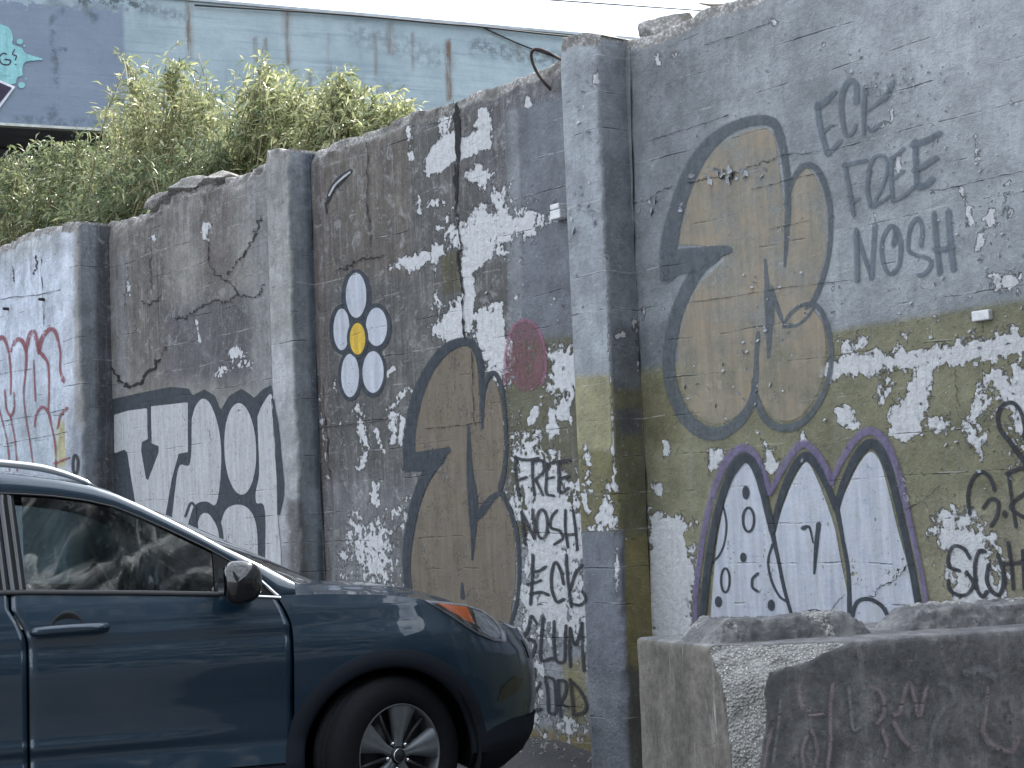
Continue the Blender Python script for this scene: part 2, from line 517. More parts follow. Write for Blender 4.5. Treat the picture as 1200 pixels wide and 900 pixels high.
def wall_strip(name, u0, u1, v0, ops, base, thick=.34, step=.016, grime=.25, peel=0.0, left_return=None, right_return=None, top_drop=0.0, mat=None, parent=None, lumps=1.0):
    """a slab of wall: front face, broken top and back as one grid; optional side returns to plane v=0"""
    us = np.linspace(u0, u1, max(3, int((u1 - u0) / step)))
    nz = int(3.75 / step)
    t = np.linspace(0, 1, nz)
    zt = top_edge(us) - top_drop
    cols_u = [np.full(1, 0)]
    Z = np.outer(zt + .15, t) - .15           # front rows
    U = np.repeat(us[:, None], nz, 1)
    V = v0 + relief(U, Z)
    # crumbling near the top: pieces broken off
    dtop = (zt[:, None] - Z)
    bite = np.clip(1 - dtop / (.10 + .10 * fbm(U * 4, Z * 0, 8, 3)), 0, 1)
    rb = fbm(U * 14, Z * 14, 17, 4)
    V = V + bite ** 1.5 * (.012 + .075 * np.clip(rb - .35, 0, 1) * lumps)
    if right_return is not None:
        ce = np.clip(1 - (u1 - U) / .035, 0, 1)
        V = V + ce * .085 * np.clip(fbm(Z * 6 + u0, Z * 0, 33, 6) - .47, 0, 1)
    raw_f = np.clip(1 - dtop / .15, 0, 1) * .9
    # top rows
    nt_ = 16
    q = np.linspace(0, 1, nt_ + 1)[1:]
    vt0 = V[:, -1]
    Vt = vt0[:, None] + (v0 + thick - vt0)[:, None] * q
    Ut = np.repeat(us[:, None], nt_, 1)
    Zt = zt[:, None] + .05 * (fbm(Ut * 11, Vt * 11, 41, 4) - .42) * np.sin(q * np.pi * .9 + .15)[None, :] * lumps
    # back rows
    nb = 8
    Zb = Zt[:, -1:] + (2.9 - Zt[:, -1:]) * np.linspace(0, 1, nb + 1)[1:]
    Vb = np.repeat(Vt[:, -1:], nb, 1); Ub = np.repeat(us[:, None], nb, 1)
    Ua = np.concatenate([U, Ut, Ub], 1); Va = np.concatenate([V, Vt, Vb], 1); Za = np.concatenate([Z, Zt, Zb], 1)
    raw = np.concatenate([raw_f, np.full(Ut.shape, 1.0), np.full(Ub.shape, .9)], 1)
    at = bake(Ua, Za, Va, ops, base, raw, grime, peel)
    P = np.stack([Ua, Va, Za], -1)
    # side returns as extra columns
    def ret(col, sgn):
        vend = 0.06
        k = 12
        s = np.linspace(0, 1, k + 1)[1:]
        R = []
        for si in s:
            c = P[col].copy()
            c[:, 1] = np.where(c[:, 1] < vend, c[:, 1] + (vend - c[:, 1]) * si, c[:, 1])
            c[:, 0] += sgn * .003 * (vnoise(c[:, 2] * 6, c[:, 1] * 6, 4) - .5)
            R.append(c)
        return np.stack(R)
    if right_return is not None:
        R = ret(-1, 1)
        ops_r, base_r, gr_r = right_return
        ar = bake(R[..., 0], R[..., 2], R[..., 1], ops_r, base_r, np.repeat((np.clip(1 - (zt[-1] - R[:1, :, 2]) / .05, 0, 1) * .8), len(R), 0), gr_r, 0.0)
        P = np.concatenate([P, R], 0)
        at = {k: np.concatenate([at[k], ar[k]], 0) for k in at}
    if left_return is not None:
        R = ret(0, -1)[::-1]
        al = bake(R[..., 0], R[..., 2], R[..., 1], [], base, None, .3, 0.0)
        P = np.concatenate([R, P], 0)
        at = {k: np.concatenate([al[k], at[k]], 0) for k in at}
    o = grid_obj(name, P, mat or M_WALL, parent or wall, True, attrs=at)
    return o

# --- panel 1 (white, far left)
B = 900
ops1 = [('c', [(-200, 470), (78, 470), (78, 700), (-200, 700)], lin(178, 190, 205), 30),
        ('c', [(66, 495), (82, 490), (82, 548), (66, 548)], lin(176, 172, 140), 6),
        ('c', [(-200, 200), (75, 200), (75, 292), (-50, 325), (-200, 340)], lin(170, 176, 186), 14),
        ('c', [(-900, 200), (-60, 200), (-60, 900), (-900, 900)], lin(150, 155, 165), 40),
        ('g', [(-60, 290), (40, 270), (62, 268), (62, 300), (40, 330), (-60, 350)], .45, 12)]
wall_strip('panel', -9.6, -6.16, -.17, ops1, WHITE, grime=.13, step=.02)
# --- pilaster 1
p1f = [('c', [(60, 100), (84, 100), (90, 700), (60, 700)], lin(184, 192, 208), 3), ('c', [(83, 500), (100, 500), (100, 700), (83, 700)], lin(150, 158, 172), 10)]
p1s = [('c', [(113, 200), (140, 200), (134, 600), (113, 600)], lin(76, 80, 88), 5),  # dark strip paints in the deeper shade of the inner corner
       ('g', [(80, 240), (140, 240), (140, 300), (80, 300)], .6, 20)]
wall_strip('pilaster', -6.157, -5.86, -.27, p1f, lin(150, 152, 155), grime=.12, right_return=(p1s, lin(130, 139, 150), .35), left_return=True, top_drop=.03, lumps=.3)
# --- panel 2 (raw concrete)
ops2 = [('c', [(120, 240), (205, 220), (205, 480), (120, 480)], CONC_D, 22),
        ('c', [(133, 300), (150, 295), (150, 460), (133, 470)], lin(132, 134, 138), 4),
        ('c', [(225, 200), (270, 190), (275, 330), (240, 350)], lin(112, 108, 108), 12),
        ('c', [(190, 360), (310, 340), (318, 450), (190, 450)], lin(100, 100, 105), 18),
        ('c', [(290, 190), (315, 180), (325, 640), (300, 640)], lin(134, 136, 140), 6),
        ('c', [(130, 600), (345, 600), (345, 760), (130, 760)], lin(165, 170, 180), 20),
        ('w', [(265, 408), (284, 405), (287, 418), (270, 422)], .8, 3), ('w', [(236, 262), (245, 258), (246, 285), (238, 282)], .9, 3),
        ('w', [(176, 275), (183, 272), (182, 288), (177, 288)], .7, 3), ('wl', [(229, 375), (234, 400)], .7, 2.0), ('wl', [(256, 440), (262, 432)], .8, 4),
        ('wl', [(148, 320), (152, 345)], .6, 3), ('wl', [(270, 432), (290, 425)], .55, 6),
        ('g', [(120, 250), (330, 180), (345, 450), (120, 450)], .42, 20),
        ('g', [(155, 260), (200, 240), (200, 420), (160, 420)], .85, 12),
        ('g', [(180, 235), (300, 195), (300, 260), (180, 300)], .7, 14)]
wall_strip('panel', -5.90, -3.10, 0.0, ops2, CONC, grime=.3, lumps=2.1)
# --- pilaster 2
p2f = [('c', [(300, 400), (345, 400), (352, 720), (300, 720)], lin(160, 164, 172), 20), ('g', [(300, 170), (345, 170), (345, 320), (300, 320)], .35, 10),
       ('c', [(336, 585), (350, 585), (362, 720), (340, 720)], lin(104, 104, 108), 4)]
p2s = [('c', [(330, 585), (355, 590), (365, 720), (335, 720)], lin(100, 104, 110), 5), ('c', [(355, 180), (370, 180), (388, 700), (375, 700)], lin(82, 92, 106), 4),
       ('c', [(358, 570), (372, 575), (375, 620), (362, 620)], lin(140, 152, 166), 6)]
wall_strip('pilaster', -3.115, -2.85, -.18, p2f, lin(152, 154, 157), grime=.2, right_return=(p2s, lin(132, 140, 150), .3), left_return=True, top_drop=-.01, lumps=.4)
# --- panel 3
ops3 = [('c', [(360, 170), (480, 130), (480, 320), (365, 330)], BROWN, 12),
        ('c', [(360, 165), (382, 160), (390, 700), (368, 700)], lin(116, 110, 110), 5),
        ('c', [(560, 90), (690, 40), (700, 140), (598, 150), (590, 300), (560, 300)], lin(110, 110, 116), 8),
        ('c', [(594, 128), (720, 90), (726, 400), (597, 402)], lin(112, 118, 128), 3, .3),
        ('c', [(593, 130), (607, 126), (612, 378), (597, 380)], lin(132, 138, 146), 2, .2),
        ('c', [(585, 398), (730, 392), (740, 640), (600, 640)], OLIVE_D, 6),
        ('c', [(375, 560), (480, 560), (480, 720), (380, 720)], lin(132, 134, 140), 25),
        ('c', [(590, 640), (700, 640), (712, 900), (600, 900)], lin(150, 156, 166), 18),
        ('c', [(610, 850), (730, 865), (730, 930), (610, 930)], lin(126, 118, 90), 8),
        ('c', [(690, 610), (745, 610), (745, 930), (696, 930)], lin(112, 118, 130), 5),
        ('c', [(660, 780), (685, 770), (690, 850), (665, 850)], lin(140, 136, 108), 8),
        ('c', [(515, 300), (540, 290), (540, 340), (520, 345)], lin(92, 90, 70), 6),
        ('c', [(622, 470), (690, 470), (690, 560), (640, 560)], lin(98, 98, 84), 8),
        # white patches
        ('w', [(497, 190), (512, 163), (533, 155), (533, 188), (515, 200), (500, 208)], 1.2, 3),
        ('w', [(536, 165), (560, 155), (562, 130), (575, 128), (574, 175), (552, 182), (538, 190)], 1.1, 3),
        ('w', [(541, 200), (560, 190), (576, 205), (570, 222), (548, 220)], .9, 5),
        ('w', [(520, 320), (515, 270), (545, 245), (600, 235), (660, 243), (658, 256), (620, 275), (598, 285), (598, 345), (560, 400), (520, 400)], .86, 12),
        ('w', [(575, 225), (590, 225), (600, 290), (578, 285)], .9, 6),
        ('w', [(455, 310), (520, 283), (530, 300), (480, 318)], .95, 5),
        ('w', [(497, 385), (545, 345), (545, 395), (525, 402)], 1.0, 7),
        ('w', [(548, 360), (600, 350), (600, 430), (590, 460), (570, 430), (552, 400)], .95, 8),
        ('w', [(640, 405), (690, 400), (700, 455), (665, 470), (630, 450)], .78, 8),
        ('w', [(585, 490), (640, 500), (660, 540), (690, 560), (700, 620), (700, 780), (600, 740), (598, 600)], .74, 16),
        ('w', [(655, 470), (670, 472), (668, 492), (655, 492)], .95, 4), ('wl', [(628, 480), (622, 495)], .95, 4), ('wl', [(645, 482), (648, 505)], .9, 5),
        ('w', [(395, 600), (475, 585), (480, 700), (400, 700)], .62, 16), ('w', [(435, 565), (445, 565), (444, 592), (434, 590)], .95, 4),
        ('w', [(600, 735), (640, 760), (640, 870), (615, 870)], .68, 12), ('w', [(640, 830), (700, 840), (700, 865), (640, 862)], .6, 8),
        ('wl', [(478, 152), (482, 185)], .8, 4), ('wl', [(522, 140), (520, 165)], .8, 8), ('wl', [(372, 440), (384, 560)], .62, 3),
        ('wl', [(393, 445), (403, 520)], .62, 3.0), ('wl', [(418, 475), (428, 520), (426, 545)], .7, 7), ('wl', [(440, 505), (450, 530)], .75, 3),
        ('wl', [(461, 485), (460, 515)], .85, 5), ('wl', [(471, 490), (470, 518)], .8, 3.5), ('wl', [(452, 440), (460, 432)], .8, 4), ('wl', [(470, 463), (480, 456)], .8, 4),
        ('wl', [(490, 232), (492, 250)], .8, 4), ('wl', [(455, 478), (464, 474)], .7, 4), ('wl', [(506, 238), (516, 238)], .8, 6), ('wl', [(618, 115), (620, 122)], .9, 4),
        ('wl', [(664, 122), (666, 140), (667, 165)], .85, 3), ('wl', [(560, 650), (560, 690)], .6, 4),
        ('x', [(514, 305), (538, 288), (540, 345), (516, 350)], 5), ('x', [(556, 318), (580, 300), (599, 310), (598, 352), (575, 350), (556, 365)], 5), ('x', [(590, 360), (600, 355), (600, 395), (592, 395)], 3),
        ('g', [(365, 165), (480, 125), (600, 95), (600, 420), (480, 560), (365, 600)], .72, 14),
        ('g', [(597, 130), (735, 90), (735, 398), (600, 400)], .10, 4),
        ('g', [(600, 430), (740, 430), (740, 900), (600, 900)], .18, 10),
        ('r', [(480, 118), (690, 45), (700, 85), (640, 95), (560, 122), (490, 150)], .55, 9)]
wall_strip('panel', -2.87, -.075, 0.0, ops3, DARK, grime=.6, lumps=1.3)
# --- pilaster 3
p3f = [('c', [(650, 440), (730, 440), (735, 530), (650, 530)], lin(146, 144, 118), 5), ('c', [(650, 528), (730, 528), (735, 625), (650, 625)], lin(118, 116, 88), 4),
       ('c', [(650, 622), (740, 622), (740, 930), (650, 930)], lin(118, 124, 136), 3), ('c', [(690, 790), (725, 800), (725, 860), (690, 850)], lin(138, 145, 156), 8),
       ('w', [(683, 515), (692, 515), (692, 620), (684, 600)], .8, 5), ('w', [(705, 560), (722, 550), (725, 620), (700, 625)], .7, 7), ('w', [(690, 610), (715, 580), (718, 622), (690, 625)], .7, 6),
       ('wl', [(704, 60), (716, 400), (723, 700)], .62, 3), ('wl', [(700, 86), (702, 95)], 1., 5), ('g', [(650, 40), (720, 40), (720, 440), (650, 440)], .12, 5)]
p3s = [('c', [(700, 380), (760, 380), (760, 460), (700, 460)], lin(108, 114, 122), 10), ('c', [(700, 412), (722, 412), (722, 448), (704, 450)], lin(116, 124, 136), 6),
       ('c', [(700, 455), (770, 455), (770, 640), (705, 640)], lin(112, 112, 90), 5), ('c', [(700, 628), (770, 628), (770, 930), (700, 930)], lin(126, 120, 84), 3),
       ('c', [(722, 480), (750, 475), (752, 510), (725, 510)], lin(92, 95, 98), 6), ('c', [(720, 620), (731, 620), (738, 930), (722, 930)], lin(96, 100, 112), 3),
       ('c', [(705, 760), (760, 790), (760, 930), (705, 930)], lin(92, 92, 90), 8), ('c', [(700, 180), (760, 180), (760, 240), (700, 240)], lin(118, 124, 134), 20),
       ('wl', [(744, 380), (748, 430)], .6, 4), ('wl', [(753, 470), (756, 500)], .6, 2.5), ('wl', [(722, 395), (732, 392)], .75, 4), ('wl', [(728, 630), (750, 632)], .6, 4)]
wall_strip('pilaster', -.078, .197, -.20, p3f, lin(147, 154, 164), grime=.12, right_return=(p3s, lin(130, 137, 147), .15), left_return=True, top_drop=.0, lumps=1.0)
# --- panel 4
ops4 = [('c', [(1000, -300), (1400, -400), (1400, 150), (1080, 160), (1000, 60)], GRAY_L, 70),
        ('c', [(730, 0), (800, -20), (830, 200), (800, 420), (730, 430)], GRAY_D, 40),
        ('c', [(730, 436), (800, 422), (890, 405), (975, 388), (1060, 374), (1200, 352), (1400, 320), (1400, 1000), (730, 1000)], OLIVE, 4, .5),
        ('c', [(730, 380), (975, 375), (975, 390), (800, 425), (730, 436)], lin(110, 116, 124), 8),
        ('c', [(735, 445), (800, 440), (800, 520), (735, 520)], lin(112, 110, 88), 10),
        ('c', [(1085, 590), (1300, 560), (1300, 760), (1100, 760)], lin(140, 138, 122), 25),
        ('wl', [(972, 432), (1040, 424), (1100, 418), (1200, 404), (1400, 375)], 1.0, 11), ('wl', [(1035, 470), (1045, 430)], .6, 8),
        ('w', [(1075, 425), (1100, 420), (1085, 470), (1078, 510), (1062, 515), (1040, 505), (1045, 475), (1070, 455)], .95, 7),
        ('w', [(980, 478), (1000, 475), (1003, 500), (984, 500)], .95, 5), ('w', [(1088, 492), (1110, 485), (1118, 505), (1095, 510)], .95, 5),
        ('w', [(1120, 485), (1150, 470), (1150, 440), (1162, 430), (1160, 500), (1145, 530), (1125, 510)], .85, 9),
        ('w', [(1158, 435), (1185, 430), (1185, 455), (1162, 458)], .9, 6), ('w', [(1170, 430), (1200, 420), (1400, 400), (1400, 560), (1180, 545), (1172, 480)], .72, 12),
        ('w', [(984, 400), (1018, 395), (1012, 412), (990, 412)], .88, 5), ('w', [(1056, 390), (1070, 386), (1066, 398), (1056, 398)], .85, 4),
        ('w', [(1158, 322), (1198, 315), (1200, 345), (1165, 345)], .78, 6), ('w', [(1090, 595), (1115, 592), (1175, 620), (1180, 700), (1140, 735), (1110, 720), (1110, 660), (1088, 650)], .74, 12),
        ('w', [(758, 594), (770, 596), (788, 608), (812, 608), (815, 640), (812, 760), (758, 760)], .9, 8), ('w', [(762, 566), (778, 568), (776, 584), (764, 580)], .95, 4),
        ('w', [(828, 528), (850, 522), (845, 545), (832, 556)], .95, 4), ('w', [(897, 520), (915, 545), (905, 560), (895, 545)], .75, 4),
        ('w', [(935, 505), (950, 500), (946, 520), (938, 525)], .75, 4), ('x', [(800, 625), (812, 622), (812, 640), (804, 640)], 3),
        ('wl', [(1126, 222), (1132, 240), (1138, 262)], .85, 3), ('wl', [(1164, 245), (1156, 255), (1168, 265)], .8, 3.5), ('wl', [(1150, 280), (1146, 290)], .9, 5),
        ('wl', [(1144, 158), (1146, 190)], .82, 3), ('wl', [(1052, 185), (1053, 200)], .85, 3), ('wl', [(830, 452), (833, 470)], .95, 3.5), ('wl', [(779, 518), (783, 530)], .95, 3.5),
        ('wl', [(770, 62), (772, 75)], .8, 3), ('wl', [(905, 22), (908, 28)], .9, 3.5), ('wl', [(788, 66), (792, 64)], .8, 3.5), ('wl', [(1185, 120), (1190, 121)], .9, 3), ('wl', [(1045, 128), (1046, 140)], .8, 2.5),
        ('wl', [(1030, 148), (1040, 144)], .7, 2.5), ('wl', [(1058, 560), (1060, 590)], .7, 4), ('wl', [(840, 445), (842, 455)], .7, 4), ('w', [(1110, 400), (1200, 370), (1400, 340), (1400, 395), (1115, 412)], .42, 9),
        ('w', [(1000, 380), (1400, 315), (1400, 335), (1000, 398)], .40, 6), ('w', [(850, 430), (960, 440), (940, 490), (840, 480)], .34, 10), ('wl', [(1140, 222), (1400, 170)], .45, 2.5),
        ('g', [(730, 30), (900, -30), (950, 60), (740, 140)], .28, 30), ('w', [(1110, 230), (1210, 215), (1210, 300), (1120, 300)], .30, 12),
        ('r', [(735, 40), (820, 8), (880, -20), (880, -8), (830, 18), (760, 50)], .5, 5)]
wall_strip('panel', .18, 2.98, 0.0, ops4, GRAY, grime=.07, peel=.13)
wall_strip('pilaster', 2.983, 3.26, -.20, [], GRAY_L, grime=.2, step=.03, left_return=True, right_return=([], GRAY_D, .3))
wall_strip('panel', 3.24, 6.2, 0.0, [('c', [(1100, 480), (4000, 380), (4000, 2000), (1100, 2000)], OLIVE, 10)], GRAY_L, grime=.2, peel=.2, step=.03)
wall_strip('panel', -14.5, -9.6, -.12, [], lin(150, 155, 165), grime=.3, peel=.25, step=.04)

# ------------------------------------------------------------------ graffiti: painted layers following the wall surface
STEPS = [(-20, -9.6, -.12), (-9.6, -6.157, -.17), (-6.157, -5.86, -.27), (-5.86, -3.115, 0), (-3.115, -2.85, -.18), (-2.85, -.078, 0), (-.078, .197, -.20), (.197, 2.983, 0), (2.983, 3.26, -.2), (3.26, 9, 0)]
def on_wall(px, py, off):
    """photo points -> points (u, v, z) on whichever surface of the wall they lie, off metres proud of it"""
    px = np.asarray(px, float); py = np.asarray(py, float)
    best = np.full(px.shape, np.nan); bu = np.zeros(px.shape); bz = np.zeros(px.shape)
    for a, b, v in sorted(STEPS, key=lambda s: s[2]):
        u, z = WP(px, py, v)
        ok = (u >= a) & (u <= b) & np.isnan(best)
        best = np.where(ok, v, best); bu = np.where(ok, u, bu); bz = np.where(ok, z, bz)
    u, z = WP(px, py, 0.0)
    bad = np.isnan(best)
    best = np.where(bad, 0.0, best); bu = np.where(bad, u, bu); bz = np.where(bad, z, bz)
    return np.stack([bu, best + relief(bu, bz) - off, bz], -1)

def paint_material(name, col, col2=None, soft=.25, opacity=1.0, wear=.35, thin=.0, n2s=22):
    t = NT(name)
    e = t.attr('edge')     # 0 in the middle of the stroke, 1 at its rim
    n1 = t.noise(5.5, 9, .68); n2 = t.noise(30, 6, .7); n3 = t.noise(n2s, 5, .7)
    ee = t.math('ADD', e, t.math('MULTIPLY', t.math('SUBTRACT', n2, .5), .28))
    a = t.ss(ee, 1 - soft, 1.0, 1, 0)
    wn = t.math('ADD', t.math('MULTIPLY', n1, .45), t.math('MULTIPLY', t.noise(48, 5, .75), .55))
    chip = t.ss(wn, .66 - .22 * wear, .69 - .22 * wear, 1, 0)
    a = t.math('MULTIPLY', t.math('MULTIPLY', a, chip), opacity)
    if thin:
        a = t.math('MULTIPLY', a, t.ss(n3, .3, .6, 1 - thin, 1))
    c = t.mix(t.ss(n3, .3, .7), (*col, 1), (*(col2 if col2 is not None else col), 1))
    vs = t.noise(1.0, 5, .7, t.map((22, 22, 2.0)))
    c = t.mix(1.0, c, t.ss(vs, .3, .7, .82, 1.12), 'MULTIPLY')
    sx = t.n('ShaderNodeSeparateXYZ'); t.t.links.new(t.obj(), sx.inputs[0])
    wob = t.noise(1.7, 3, .5)
    zz = t.math('ADD', sx.outputs[2], t.math('MULTIPLY', t.math('SUBTRACT', wob, .5), .06))
    fr = t.math('FRACT', t.math('DIVIDE', zz, .185))
    ln = t.ss(t.math('ABSOLUTE', t.math('SUBTRACT', fr, .5)), .0, .035, 1, 0)
    ln = t.math('MULTIPLY', ln, t.ss(t.noise(1.0, 6, .7, t.map((2.6, 2.6, 5.4), (7, 0, 2))), .50, .66))
    c = t.mix(t.math('MULTIPLY', ln, .4), c, (.05, .05, .05, 1))
    pit = t.ss(t.noise(70, 2, .5), .70, .76)
    c = t.mix(t.math('MULTIPLY', pit, .45), c, (.08, .08, .08, 1))
    h = t.math('ADD', t.math('MULTIPLY', n2, .6), t.math('MULTIPLY', n1, 1.2))
    h = t.math('ADD', h, t.math('MULTIPLY', ln, -1.3))
    b = t.pbr(**{'Base__Color': c, 'Roughness': .8, 'Normal': t.bump(h, .7, .008)})
    b.inputs['Specular IOR Level'].default_value = .3
    tr = t.n('ShaderNodeBsdfTransparent')
    mxs = t.t.nodes.new('ShaderNodeMixShader')
    t.put(mxs.inputs[0], a); t.t.links.new(tr.outputs[0], mxs.inputs[1]); t.t.links.new(b.outputs[0], mxs.inputs[2])
    return t.done(mxs.outputs[0])

_lay = [0]
def catmull(P, k=8):
    P = np.asarray(P, float)
    if len(P) < 3: 
        tt = np.linspace(0, 1, k * 2)[:, None]
        return P[0] * (1 - tt) + P[-1] * tt
    Q = np.concatenate([[2 * P[0] - P[1]], P, [2 * P[-1] - P[-2]]])
    out = []
    for i in range(1, len(Q) - 2):
        for s in np.linspace(0, 1, k, endpoint=False):
            a, b, c, d = Q[i - 1], Q[i], Q[i + 1], Q[i + 2]
            out.append(.5 * ((2 * b) + (c - a) * s + (2 * a - 5 * b + 4 * c - d) * s * s + (3 * b - a - 3 * c + d) * s ** 3))
    out.append(P[-1])
    return np.array(out)

def strokes(name, lines, mat, parent=None, base_off=.0035, label=None):
    """lines: (pts, width or list of widths[, straight]) in photo pixels; built as ribbons in metres on the wall"""
    V = []; Fc = []; E = []; n = 0
    for ln in lines:
        pts, wd = ln[0], ln[1]
        C = np.asarray(pts, float)
        W = np.full(len(C), wd, float) if np.isscalar(wd) else np.interp(np.linspace(0, 1, len(C)), np.linspace(0, 1, len(wd)), wd)
        D3 = np.c_[C, W]
        S = catmull(D3, 7)
        C, W = S[:, :2], np.maximum(S[:, 2] * 1.14, .4)
        T = np.gradient(C, axis=0); T /= np.linalg.norm(T, axis=1)[:, None] + 1e-9
        # round caps
        c0 = C[0] - T[0] * W[0] * .5; c1 = C[-1] + T[-1] * W[-1] * .5
        C = np.concatenate([[c0], C, [c1]]); W = np.concatenate([[W[0] * .55], W, [W[-1] * .55]]); T = np.concatenate([[T[0]], T, [T[-1]]])
        N = np.stack([-T[:, 1], T[:, 0]], 1)
        k = len(C)
        off = base_off + _lay[0] * .00012; _lay[0] = (_lay[0] + 1) % 30
        rows = []
        for q in (-1, -.5, 0, .5, 1):
            p = C + N * (W[:, None] * .5 * q)
            rows.append(on_wall(p[:, 0], p[:, 1], off))
        R = np.stack(rows, 1)
        ed = np.abs(np.array([-1, -.5, 0, .5, 1]))[None, :].repeat(k, 0)
        ed[0] = 1; ed[-1] = 1
        V.append(R.reshape(-1, 3)); E.append(ed.ravel())
        Fc.append(grid_faces(k, 5, n)); n += k * 5
    o = mesh_obj(name, np.concatenate(V), np.concatenate(Fc), mat, parent or wall, True, {'edge': np.concatenate(E)})
    if label: o['label'] = label
    return o

def fill(name, polys, mat, parent=None, off=.0028, feather=5.0, step=1.8, smooth=True, label=None):
    V = []; Fc = []; E = []; n = 0
    for poly in polys:
        P = np.asarray(poly, float)
        if smooth: P = catmull(np.concatenate([P, P[:1]]), 5)[:-1]
        x0, y0 = P.min(0) - feather; x1, y1 = P.max(0) + feather
        xs = np.arange(x0, x1 + step, step); ys = np.arange(y0, y1 + step, step)
        X, Y = np.meshgrid(xs, ys, indexing='ij')
        s = sdf_poly(X, Y, P)
        e = np.clip(1 + s / feather, 0, 2)
        f = grid_faces(*X.shape)
        ef = e.ravel()[f].min(1)
        f = f[ef < 1.2]
        used, inv = np.unique(f, return_inverse=True)
        W3 = on_wall(X.ravel()[used], Y.ravel()[used], off)
        V.append(W3); Fc.append(inv.reshape(f.shape) + n); E.append(e.ravel()[used]); n += len(used)
        off += .00015
    o = mesh_obj(name, np.concatenate(V), np.concatenate(Fc), mat, parent or wall, True, {'edge': np.concatenate(E)})
    if label: o['label'] = label
    return o

def ell(cx, cy, rx, ry, rot=0, n=24):
    th = np.arange(n) / n * 2 * np.pi; c, s = math.cos(math.radians(rot)), math.sin(math.radians(rot))
    x = rx * np.cos(th); y = ry * np.sin(th)
    return [(cx + a * c - b * s, cy + a * s + b * c) for a, b in zip(x, y)]
def ring(cx, cy, rx, ry, w, rot=0):
    p = ell(cx, cy, rx, ry, rot, 16); return (p + [p[0]], w)

K_SOFT = paint_material('faded_gray_spray_paint', lin(86, 94, 103), lin(98, 105, 113), soft=.35, opacity=.85, wear=.35, thin=.3)
K_TEXT = paint_material('faded_lettering_spray_paint', lin(98, 108, 120), lin(108, 118, 130), soft=.6, opacity=.85, wear=.35, thin=.15)
K_BLACK = paint_material('black_spray_paint', lin(54, 62, 72), lin(66, 72, 80), soft=.3, opacity=.95, wear=.3, thin=.15)
K_INK = paint_material('black_brush_paint', lin(46, 50, 58), lin(60, 62, 68), soft=.25, opacity=.95, wear=.12, thin=.3)
K_TAN = paint_material('faded_tan_spray_paint', lin(148, 147, 139), lin(158, 146, 130), soft=.5, opacity=.76, wear=.35, thin=.5, n2s=4)
K_BROWN = paint_material('brown_spray_paint', lin(132, 121, 108), lin(112, 107, 100), soft=.4, opacity=.9, wear=.5, thin=.45, n2s=5)
K_WHITE = paint_material('white_spray_paint', lin(204, 210, 224), lin(168, 176, 194), soft=.35, opacity=.93, wear=.35, thin=.3, n2s=12)
K_LAV = paint_material('pale_lavender_spray_paint', lin(200, 204, 212), lin(168, 172, 180), soft=.3, opacity=.93, wear=.35, thin=.4)
K_PURP = paint_material('purple_spray_paint', lin(112, 104, 142), lin(120, 114, 146), soft=.6, opacity=.82, wear=.45, thin=.4)
K_RED = paint_material('maroon_spray_paint', lin(146, 86, 94), lin(130, 78, 88), soft=.5, opacity=.82, wear=.5, thin=.2)
K_YEL = paint_material('yellow_spray_paint', lin(208, 178, 74), lin(190, 160, 70), soft=.3, opacity=.95, wear=.2)
K_PINK = paint_material('faded_pink_spray_paint', lin(130, 92, 102), lin(118, 92, 100), soft=.6, opacity=.8, wear=.65, thin=.5)

# big faded bubble shape on the right panel
fill('faded_bubble_fill', [[(795, 288), (800, 250), (814, 212), (833, 178), (858, 159), (885, 150), (906, 154), (914, 185), (919, 232), (928, 206), (945, 195), (960, 212), (970, 245), (970, 290), (962, 330), (952, 356),
      (966, 378), (970, 410), (967, 442), (955, 470), (935, 492), (912, 494), (897, 480), (886, 462), (878, 478), (858, 493), (835, 498), (812, 484), (799, 455), (794, 420), (797, 380), (808, 350), (824, 326), (848, 300), (825, 290)]], K_TAN, feather=6)
strokes('faded_bubble_outline', [
    ([(784, 322), (784, 290), (791, 255), (804, 215), (824, 178), (850, 154), (880, 142), (905, 143), (915, 162), (922, 200), (924, 240), (922, 285), (920, 312)], [20, 21, 20, 19, 18, 14, 13, 12, 11, 9, 8, 6, 3]),
    ([(921, 240), (928, 215), (940, 196), (955, 196), (966, 214), (973, 245), (973, 285), (966, 322), (955, 350), (945, 362)], [5, 7, 8, 8, 8, 7, 6, 6, 6, 4]),
    ([(918, 384), (925, 370), (940, 358), (957, 358), (968, 376), (974, 405), (973, 435), (964, 464), (948, 488), (930, 500), (910, 500), (895, 487), (886, 465), (884, 445)], [3, 5, 5, 6, 6, 6, 6, 7, 8, 10, 10, 9, 8, 6]),
    ([(920, 383), (935, 381), (947, 371), (954, 360)], [4, 4, 4, 3]),
    ([(840, 300), (818, 318), (801, 348), (789, 385), (784, 420), (788, 455), (803, 488), (825, 506), (848, 506), (868, 492), (881, 472), (886, 445), (887, 415), (889, 390)], [12, 15, 16, 16, 15, 16, 17, 18, 16, 13, 10, 7, 6, 5]),
    ([(897, 304), (899, 330), (902, 360), (902, 390), (901, 418)], [3, 6, 12, 8, 4]),
    ([(905, 335), (912, 362), (918, 378)], [2, 6, 3])], K_SOFT)
fill('faded_bubble_notch', [[(773, 329), (775, 300), (797, 291), (845, 287), (858, 288), (859, 296), (838, 305), (818, 320), (798, 322), (778, 330)]], K_SOFT, feather=3, off=.0052, smooth=False)
